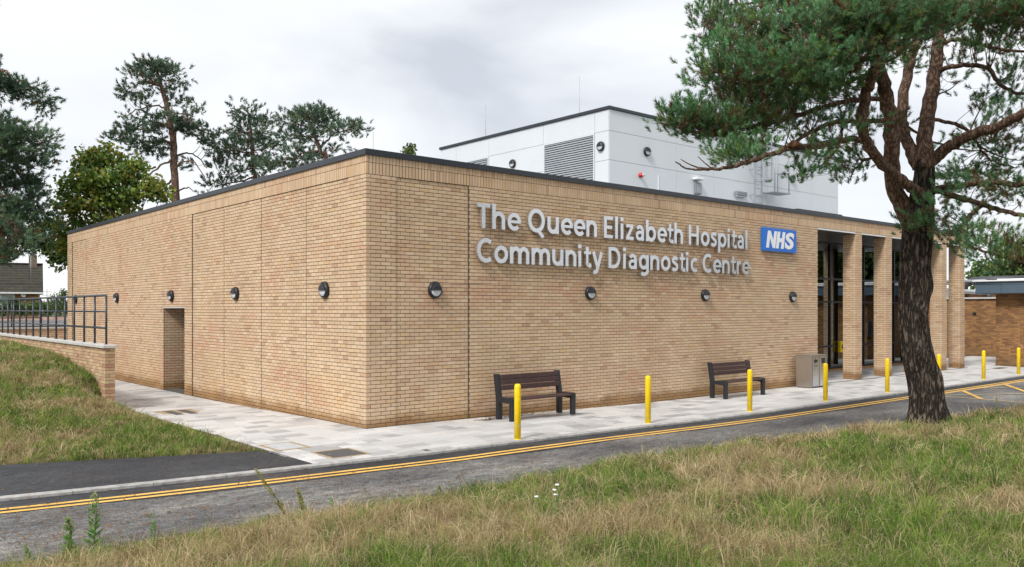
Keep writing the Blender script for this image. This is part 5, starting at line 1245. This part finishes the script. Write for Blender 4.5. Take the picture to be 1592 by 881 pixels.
bg_pine('pine_tree', 'dark dense pine cut off by the left picture edge', 33, [(-45, 460, 30), (-40, 350, 27), (-38, 250, 24), (-36, 150, 18), (-34, 60, 12), (-33, -10, 6), (-32, -60, 2)],
        [br([(-37, 170), (-5, 140, .3), (30, 135, .6), (62, 150, .8)], 8), br([(-38, 240), (0, 210, -.5), (40, 205, -1), (65, 225, -1.2)], 8), br([(-38, 260), (5, 245, .8), (45, 262, 1.2)], 8), br([(-40, 330), (0, 305, 0), (30, 312, .3), (60, 320, .6)], 8), br([(-40, 350), (-5, 335, -.8), (25, 350, -1.2)], 7), br([(-35, 120), (-5, 110, -.8), (20, 118, -1.2)], 6)],
        [(5, 135, 30, 14, .3, 1, 34), (40, 140, 26, 10, .6, .8, 28), (65, 155, 16, 9, .8, .5, 14), (66, 172, 6, 5, .8, .3, 4), (-20, 110, 25, 12, -.5, 1, 20), (0, 190, 25, 8, -.4, .9, 14), (20, 205, 30, 14, -1, .9, 44), (50, 215, 24, 12, -1.1, .7, 30), (66, 232, 10, 8, -1.2, .5, 8), (0, 235, 30, 18, -1.0, 1, 60), (40, 245, 30, 14, 1, .8, 34), (62, 258, 12, 9, 1.1, .5, 9), (10, 275, 34, 18, .6, 1, 54), (45, 282, 24, 12, .9, .7, 22), (55, 306, 20, 10, .6, .6, 14), (5, 315, 34, 18, 0, 1, 50), (40, 330, 26, 14, .4, .8, 26), (5, 350, 34, 16, -1, 1, 46), (70, 335, 16, 12, .6, .6, 12), (20, 375, 26, 14, -1, .8, 22), (-10, 395, 26, 16, -1, .8, 26), (50, 362, 18, 10, .3, .6, 10), (-40, 250, 40, 60, 0, 2, 60), (-40, 120, 30, 60, 0, 2, 40), (-60, 340, 30, 50, 0, 2, 40), (-70, 10, 30, 50, 0, 1.5, 30)], 104, BCOL*np.array([.95, 1.05, .95]), 'bark_red', 6, .85, None)

def leafy(name, label, d0, base_px, pads, seed, cols, cat='tree', lw=.17, rad=.32, per=16, trunk_w=14, group=None, trunkpart='trunk', top=None, glow=None, basez=None, limbs=True):
    r = np.random.default_rng(seed); G = lambda u, v, dd=0.0: atd(u, v, d0+dd); k = d0/FPX
    b = G(*base_px); zg = float(np.interp(b[1], H1X, H1Z))-.1 if basez is None else basez; root = empty(name, (b[0], b[1], zg)); tag(root, label, cat, group); L = np.array(root.location)
    cen = [G(p[0], p[1], p[4]) for p in pads]; tops = np.mean(cen, 0)
    fork = np.array([b[0], b[1], zg+(tops[2]-zg)*.55]); mb = MB(); P_, R_ = limb(mb, [np.array([0, 0, -.2]), (fork-L)*.5+r.normal(size=3)*.05, fork-L], [trunk_w*k/2*1.3, trunk_w*k/2, trunk_w*k/2*.75], 10); mb.build(trunkpart, M['bark_grey'], root)
    tw = MB()
    P = []; D = []; Cc = []
    for p, c in zip(pads, cen):
        if limbs: tw.tube([q-L for q in bend(fork-(fork-L)*r.uniform(0, .25), c, r, .1, 5)], np.linspace(trunk_w*k*.10, .012, 5), 5, True, False)
        u, v, ru, rv, dd, rdp, n = p
        for _ in range(int(n)):
            q = r.normal(size=3); q /= np.linalg.norm(q); q *= r.random()**.36
            w_ = c+np.array([RT[0], RT[1], 0])*q[0]*ru*k+np.array([FW[0], FW[1], 0])*q[1]*rdp+np.array([0, 0, 1.])*q[2]*rv*k
            P.append(w_); D.append(q+r.normal(size=3)*.3+np.array([0, 0, .3])); Cc.append(cols[r.integers(0, len(cols))]*r.uniform(.75, 1.25))
            if r.random() < .35: tw.tube([c-L, w_-L], [.02, .007], 3, False, False)
    t = tw.build('branches', M['bark_grey'], root); t['kind'] = 'stuff'
    tm = [leaf_template(per, rad, lw, r) for _ in range(5)]
    cr = scatter('crown', np.array(P), np.array(D), r.uniform(.8, 1.2, len(P)), tm, np.array(Cc), M['leaves'], root, r, .25); cr['kind'] = 'stuff'
    return root
MAPLE = np.array([[.22, .34, .06], [.29, .38, .07], [.14, .25, .05], [.40, .41, .07], [.10, .19, .045], [.32, .29, .06]])
DKG = np.array([[.06, .105, .03], [.08, .135, .04], [.05, .085, .028], [.12, .16, .05]])
leafy('maple_tree', 'broad maple turning yellow behind the far end of the side wall', 36, (175, 480), [(140, 255, 22, 14, 0, 1.0, 46), (165, 245, 24, 12, .4, 1.0, 46), (120, 285, 22, 18, 0, 1.0, 56), (155, 280, 30, 18, -.5, 1.1, 80), (195, 270, 26, 18, .5, 1.0, 60), (235, 290, 22, 16, .8, 1, 44), (110, 320, 22, 18, .3, 1.0, 56), (150, 315, 30, 18, 0, 1.2, 76), (195, 310, 30, 18, .3, 1.1, 70), (250, 305, 16, 10, .8, .8, 20), (120, 350, 30, 16, .3, 1.1, 50), (105, 365, 18, 14, .2, .9, 24), (215, 250, 10, 8, .8, .5, 8), (180, 345, 40, 20, .5, 1.3, 60), (100, 385, 10, 18, .3, .6, 16), (132, 240, 12, 7, 0, .6, 12), (168, 232, 6, 5, .2, .4, 5), (96, 300, 8, 10, 0, .5, 9), (215, 262, 12, 8, .5, .6, 10)], 201, MAPLE*.78, lw=.18, rad=.36, per=13)
leafy('oak_tree', 'dark leafy tree above the bungalow roof at the left edge', 40, (-90, 470), [(10, 340, 30, 16, 0, 1, 40), (0, 370, 40, 22, 0, 1.2, 70), (45, 365, 26, 16, .4, 1, 40), (-10, 395, 30, 14, 0, 1, 40), (68, 380, 24, 12, .5, .8, 26), (85, 395, 22, 12, .5, .8, 22), (95, 410, 10, 14, .4, .6, 12), (75, 350, 22, 14, .4, .8, 24)], 202, DKG, lw=.20, rad=.36, limbs=False)
leafy('treetop', 'small treetop peeping over the coping right of the brick corner', 50, (637, 470), [(637, 234, 8, 5, 0, .5, 8), (634, 243, 12, 6, 0, .6, 12), (640, 229, 3, 3, 0, .3, 3), (636, 270, 24, 26, 0, 1, 20)], 203, DKG*1.4, lw=.2, rad=.3)
leafy('shrub_tree', 'rounded green tree beyond the old brick block roof', 62, (1548, 470), [(1540, 418, 26, 16, 0, 1.5, 44), (1525, 430, 18, 12, 0, 1.2, 26), (1565, 425, 20, 16, 0, 1.3, 30), (1545, 445, 40, 14, 0, 1.5, 40)], 204, DKG*1.3, lw=.3, rad=.55, basez=-.2)
leafy('shrub_tree', 'larger dark green tree at the right picture edge beyond the block', 56, (1600, 470), [(1590, 400, 26, 20, 0, 1.4, 44), (1570, 420, 20, 16, .5, 1.2, 30), (1600, 430, 40, 20, 0, 1.5, 60), (1620, 390, 30, 30, 0, 1.5, 40)], 205, DKG*1.0, lw=.28, rad=.5, basez=-.2)
# a belt of trees across the car park, mirrored in the entrance glass
for k, (x, y_, h) in enumerate(((62, -14, 9), (70, -22, 11), (80, -30, 10), (72, -36, 12), (95, -30, 12))):
    r = np.random.default_rng(300+k); c = np.array([x, y_, 0.]); root = empty('car_park_tree', (x, y_, -.25)); tag(root, ['nearest', 'second nearest', 'middle', 'tallest', 'farthest'][k]+' leafy tree across the car park, mirrored in the entrance glass', 'tree', 'trees mirrored in the entrance glass')
    mb = MB(); limb(mb, [(0, 0, 0), (.1, 0, h*.3), (0, .1, h*.55)], [.25, .2, .12], 8); mb.build('trunk', M['bark_grey'], root)
    n = 420; q = r.normal(size=(n, 3)); q /= np.linalg.norm(q, axis=1)[:, None]; q *= (r.random(n)**.35)[:, None]
    P = c+np.array([0, 0, h*.58])+q*np.array([h*.36, h*.36, h*.42])
    cr = scatter('crown', P, q+np.array([0, 0, .3]), r.uniform(1.4, 2.2, n), [leaf_template(14, .4, .26, r)], DKG[r.integers(0, 4, n)], M['leaves'], root, r); cr['kind'] = 'stuff'

# ================================================================== OLD BLOCK AT THE RIGHT
OB = empty('old_brick_block', (30.03, -.31, -.09)); tag(OB, 'old brown brick flat-roofed block with grey-blue fascia at the right edge', 'building')
def ob(name, x0, x1, y0, y1, z0, z1, mat, parent=None, bev=None):
    b = (x0-30.03, x1-30.03, y0+.31, y1+.31, z0+.09, z1+.09); mb = MB().bbox(*b, bev) if bev else MB().box(*b)
    return mb.build(name, mat, parent or OB)
ob('wall', 30.03, 38, -14, -.31, -.3, 2.92, M['oldbrick'])
ob('wall', 37.0, 48, -.31, 9.5, -.3, 2.78, M['oldbrick'])
ob('upper_wall', 38.2, 48, 1.0, 9.0, 2.78, 3.25, M['oldbrick'])
ob('wall_cap', 36.9, 37.5, -.31, 9.6, 2.78, 2.86, M['stonecop'])
fa = ob('fascia', 29.45, 38.3, -14.2, .28, 2.90, 3.36, M['fascia'], None, .02)
ob('roof_edge', 29.36, 38.4, -14.3, .37, 3.36, 3.42, M['white'], fa, .01)
ob('fascia_seam', 29.444, 29.45, -.72, -.71, 2.92, 3.35, M['frame'], fa)
ob('roof_slab', 30.5, 38.2, -13.8, -.2, 3.42, 3.50, M['white'])
ob('air_brick', 36.985, 37.0, 3.05, 3.22, 1.95, 2.10, M['black'])
ob('base_course', 29.99, 30.03, -14, -.31, -.2, .05, M['oldbrick'])
pp = empty('roof_pipework', (37.4, 2.6, 2.86)); tag(pp, 'insulated pipes and bends on the old block roof', 'pipes')
MB().tube([(0, 0, 0), (0, 0, .55), (.05, .1, .72), (.2, .3, .78), (.5, 2.6, .78)], [.10]*5, 10).build('lagged_pipe', M['pipe_lag'], pp)
MB().tube([(-.2, -1.2, .25), (-.2, .4, .25), (-.2, .9, .30), (-.2, 1.8, .30)], [.12]*4, 10).build('lagged_pipe', M['pipe_lag'], pp)
MB().tube([(.4, -1.6, .85), (.4, .6, .85), (.4, 1.0, .8), (.4, 1.3, .62), (.4, 1.35, .2)], [.17]*5, 12).build('dark_pipe', M['pipe_dark'], pp)
MB().tube([(.0, -.9, 0), (.0, -.9, .45), (.0, -.7, .56), (.0, .3, .56)], [.07]*4, 8).build('lagged_pipe', M['pipe_lag'], pp)
MB().cyl((.1, 1.75, 0), (.1, 1.75, 1.85), .04, n=8).build('flue', M['galv'], pp)
MB().bbox(-.35, .45, 1.35, 2.0, 0, .5, .02).build('plant_unit', M['galv'], pp)

# ================================================================== BUNGALOW, HEDGE AND STREET BEYOND THE RAILING
HD = 80.0
hc = atd(66, 452, HD)                                    # right end of the eave
HB = empty('bungalow', (hc[0], hc[1], 1.5), math.radians(-6)); tag(HB, 'small bungalow with mossy tiled roof and chimney behind the railing', 'house')
eh = hc[2]-1.5; rh = CAM[2]+(480-413)/FPX*HD-1.5+.25; Lh = 13.0
ax = math.atan2(-RT[1], -RT[0])                           # house runs to the left of the picture
HB.rotation_euler = (0, 0, ax-PI+.50)
MB().box(-Lh, -.35, .4, 6.4, -.3, eh).build('wall', M['oldbrick'], HB)
MB().prism([(.4, eh), (6.4, eh), (3.4, rh-.1)], 'x', -.62, -.37).build('gable', M['oldbrick'], HB)
def slope(a, b, name, mat, th=.1):
    (y0, z0), (y1, z1) = a, b
    return MB().prism([(y0, z0), (y1, z1), (y1, z1-th), (y0, z0-th)], 'x', -Lh-.3, 0).build(name, mat, HB)
rf = slope((-.05, eh-.12), (3.4, rh), 'roof', M['rooftile']); slope((6.85, eh-.12), (3.4, rh), 'roof', M['rooftile'])
nrow = 11
for k in range(nrow):
    t0, t1 = k/nrow, (k+1)/nrow; y0 = -.05+3.45*t0; y1 = -.05+3.45*t1+.03; zz0 = eh-.12+(rh-eh+.12)*t0; zz1 = eh-.12+(rh-eh+.12)*t1
    for j in range(12):
        a = -Lh-.3+j*(Lh+.3)/12; b = a+(Lh+.3)/12-.02
        MB().add([(a, y0, zz0+.05), (b, y0, zz0+.05), (b, y1, zz1+.015), (a, y1, zz1+.015), (a, y0, zz0-.01), (b, y0, zz0-.01)], [(0, 1, 2, 3), (4, 5, 1, 0)]).build('tile_course', M['rooftile'], rf)
MB().bbox(-Lh-.3, .02, 3.2, 3.6, rh-.02, rh+.09, .03).build('ridge', M['rooftile'], HB)
CHB = simple('chimney_brick', (.17, .13, .10), .9, 0, .25, 6)
ch = MB().box(-1.2, -.5, 3.0, 3.8, rh-.5, rh+.85).build('chimney', CHB, HB); MB().lathe([(.16, 0), (.14, .3), (.12, .3)], 10).build('chimney_pot', M['rooftile'], ch).location = (-.85, 3.4, rh+.85)
MB().bbox(-Lh-.3, .04, -.17, -.04, eh-.24, eh-.10, .01).build('gutter', M['upvc'], HB); MB().box(-.05, .0, -.06, 6.86, eh-.30, eh-.12).build('bargeboard', M['upvc'], HB)
MB().cyl((-.25, .33, -.2), (-.25, .33, eh-.2), .05, n=8).build('downpipe', M['upvc'], HB)
for (x0, x1) in ((-5.6, -2.3), (-10.6, -7.4)):
    wn = MB().box(x0, x1, .33, .42, eh-1.55, eh-.28).build('window', M['upvc'], HB); n = 3
    for k in range(n):
        a = x0+.07+k*(x1-x0-.07)/n; MB().box(a, a+(x1-x0-.07)/n-.07, .315, .329, eh-1.48, eh-.36).build('pane', M['curtain'], wn)
dish = MB().lathe([(0, 0), (.12, .02), (.21, .07), (.22, .07)], 14).build('satellite_dish', M['signwhite'], HB); dish.location = (-1.6, .2, eh-.38); dish.rotation_euler = (math.radians(70), 0, .4)
ae = empty('television_aerial', atd(48, 420, HD)); tag(ae, 'thin television aerial mast above the bungalow chimney', 'aerial')
MB().cyl((0, 0, -1.2), (0, 0, 1.6), .025, n=6).build('mast', M['galv'], ae); MB().cyl((-.5, 0, 1.5), (.5, 0, 1.5), .015, n=5).build('boom', M['galv'], ae)
for k in range(5): MB().cyl((-.4+.2*k, -.25, 1.5), (-.4+.2*k, .25, 1.5), .01, n=4).build('element', M['galv'], ae)
ae2 = empty('television_aerial', atd(73, 480, 95)); tag(ae2, 'thin television aerial right of the bungalow gable', 'aerial'); MB().cyl((0, 0, -1), (0, 0, 2.3), .03, n=6).build('mast', M['greybox'], ae2)
for z in (1.6, 2.0): MB().cyl((-.45, 0, z), (.55, 0, z), .02, n=5).build('element', M['greybox'], ae2)
# street, far kerb wall and hedge
def along(dst, v): return [atd(-60, v, dst), atd(130, v, dst)]
pw = empty('garden_wall', atd(30, 494, 66)); tag(pw, 'long low pink brick garden wall across the street', 'wall')
c0 = np.array(pw.location); a_, b_ = atd(-80, 494, 66)-c0, atd(140, 494, 66)-c0; dirv = b_-a_
MB().add([a_+np.array([0, 0, -.3]), b_+np.array([0, 0, -.3]), b_+np.array([0, 0, .12]), a_+np.array([0, 0, .12]), a_+np.array([FW[0]*.2, FW[1]*.2, -.3]), b_+np.array([FW[0]*.2, FW[1]*.2, -.3]), b_+np.array([FW[0]*.2, FW[1]*.2, .12]), a_+np.array([FW[0]*.2, FW[1]*.2, .12])], [(0, 1, 2, 3), (3, 2, 6, 7), (4, 7, 6, 5), (0, 3, 7, 4), (1, 5, 6, 2)]).build('wall', simple('pink_wall', (.40, .27, .22), .9, 0, .2, 3), pw)
leafy('hedge', 'clipped green garden hedge in front of the bungalow', 72, (40, 490), [(u, 478+4*math.sin(u*.3), 12, 9, 0, .5, 26) for u in range(-30, 135, 9)], 401, DKG*1.5, 'hedge', .16, .3, 16, 3, None, 'stems')
leafy('garden_shrub', 'dark rounded shrub standing in front of the bungalow window', 69, (22, 492), [(22, 476, 10, 12, 0, .6, 40), (20, 470, 7, 7, 0, .5, 16)], 402, DKG*.8, 'shrub', .15, .28, 16, 3, None, 'stems')
leafy('garden_shrub', 'loose arching shrub between the bungalow and the brick wall', 70, (92, 492), [(86, 466, 14, 10, 0, .6, 24), (99, 470, 10, 16, 0, .6, 34), (100, 456, 6, 6, 0, .4, 8)], 403, DKG*1.2, 'shrub', .15, .3, 14, 3, None, 'stems')

# ================================================================== WEEDS AND FLOWERS ON THE VERGE
def weed(u, v0, v1, d, label, kind, seed, lean=0.0, name='weed_plant'):
    r = np.random.default_rng(seed); b = atd(u, v0, d); b[2] = float(bank_f(b[0], b[1])); H = (v0-v1)/FPX*d
    o = empty(name, b); tag(o, label, 'weed'); top = np.array([RT[0]*lean, RT[1]*lean, H])
    pts = [top*t+np.array([.02*math.sin(3*t), .01*math.sin(5*t), 0]) for t in np.linspace(0, 1, 7)]
    MB().tube(pts, np.linspace(.0065, .0025, 7), 6).build('stem', STEM, o)
    lf = MB(); V = []; C = []
    nl = {'fleabane': 130, 'golden': 130, 'small': 60, 'yarrow': 14, 'dock': 26}[kind]
    for k in range(nl):
        t = r.uniform(.05, .95); c = top*t; a = r.uniform(0, 2*PI); dr_ = np.array([math.cos(a), math.sin(a), r.uniform(.2, .9)]); dr_ /= np.linalg.norm(dr_)
        L = {'fleabane': .105, 'golden': .075, 'small': .06, 'yarrow': .05, 'dock': .08}[kind]*r.uniform(.6, 1.2)*(1.25-.8*t); q = np.cross(dr_, (0, 0, 1)); q /= np.linalg.norm(q); w_ = L*.15
        if kind == 'golden' and t > .35: dr_ = np.array([dr_[0], dr_[1], .25]); L *= .8
        col = np.array([.15, .30, .06]) if kind != 'golden' else np.array([.26, .25, .05])*(.6+.6*t)
        V += [c, c+dr_*L*.5+q*w_, c+dr_*L, c, c+dr_*L, c+dr_*L*.5-q*w_]; C += [col*r.uniform(.7, 1.4)]*6
    np_mesh('leaves', np.array(V), np.arange(len(V)).reshape(-1, 3), M['leaves'], o, np.array(C), 3)['kind'] = 'stuff'
    def heads(n, t0, spread, sz, col, nm='flower_head'):
        V = []; C = []
        for k in range(n):
            t = r.uniform(t0, 1.02); c = top*t+r.normal(size=3)*np.array([spread, spread, spread*.5])*(1.3-t if t0 < .8 else 1)
            for j in range(5):
                d1 = r.normal(size=3); d1 /= np.linalg.norm(d1); d2 = np.cross(d1, r.normal(size=3)); d2 /= np.linalg.norm(d2)
                V += [c-d1*sz, c+d2*sz*.8, c+d1*sz]; C += [col*r.uniform(.75, 1.2)]*3
        np_mesh(nm, np.array(V), np.arange(len(V)).reshape(-1, 3), M['leaves'], o, np.array(C), 3)['kind'] = 'stuff'
    if kind == 'fleabane': heads(170, .62, .05, .008, np.array([.50, .54, .30]))
    if kind == 'golden': heads(150, .5, .025, .008, np.array([.46, .44, .14]))
    if kind == 'yarrow':
        disc = MB()
        for k in range(16):
            a = r.uniform(0, 2*PI); rr = .016*r.random()**.5; p = top+np.array([rr*math.cos(a), rr*math.sin(a), .006*r.random()])
            disc.tube([p-np.array([0, 0, .004]), p+np.array([0, 0, .004])], [.0055, .005], 6)
        disc.build('flower_head', M['signwhite'], o)['kind'] = 'stuff'
    if kind == 'dock': heads(24, .7, .012, .007, np.array([.42, .33, .02]))
    return o
STEM = simple('weed_stem', (.16, .20, .07), .7, 0, .2, 20)
DRY = simple('dry_stem', (.10, .07, .05), .8)
weed(144, 852, 758, 7.9, 'tallest upright fleabane with pale flower tufts at the left verge', 'fleabane', 1, .02, 'fleabane_plant')
weed(110, 848, 786, 7.9, 'shorter fleabane just left of the tallest one', 'fleabane', 2, -.03, 'fleabane_plant')
weed(47, 870, 838, 7.6, 'small leafy fleabane near the left bottom corner', 'small', 3, -.06, 'fleabane_plant')
weed(450, 792, 712, 9.0, 'leaning yellow-green goldenrod stem before the footway end', 'golden', 4, -.36, 'goldenrod_plant')
weed(474, 795, 747, 9.0, 'thin yellowing goldenrod right of the leaning one', 'golden', 5, -.08, 'goldenrod_plant')
weed(520, 800, 770, 9.0, 'small green goldenrod shoot at the road edge', 'small', 6, -.05, 'goldenrod_plant')
weed(866, 850, 797, 7.4, 'white yarrow flower, upper of the small cluster in the grass', 'yarrow', 7, .0, 'yarrow_plant')
weed(862, 850, 802, 7.3, 'white yarrow flower just below the upper one', 'yarrow', 8, .0, 'yarrow_plant')
weed(834, 866, 822, 7.1, 'white yarrow flower, lowest and leftmost in the grass', 'yarrow', 9, .0, 'yarrow_plant')
weed(864, 852, 811, 7.3, 'white yarrow flower in the middle of the cluster', 'yarrow', 10, .0, 'yarrow_plant')
weed(903, 775, 751, 9.2, 'small yellow ragwort bloom on the verge crest', 'dock', 11, .0, 'ragwort_plant')
weed(683, 778, 758, 9.6, 'small yellow-leaved weed by the road edge under the first bollard', 'dock', 12, .0, 'ragwort_plant')
weed(1550, 650, 613, 14.5, 'yellow-flowered weed right of the pine trunk', 'dock', 13, -.02, 'ragwort_plant')
weed(238, 880, 822, 7.4, 'dark dry seed stalk at the lower left verge', 'small', 14, .0, 'dry_plant')
print('tris', sum(len(o.data.loop_triangles) if False else sum(len(p.vertices)-2 for p in o.data.polygons) if len(o.data.polygons) < 50000 else len(o.data.polygons)*2 for o in bpy.data.objects if o.type == 'MESH'))
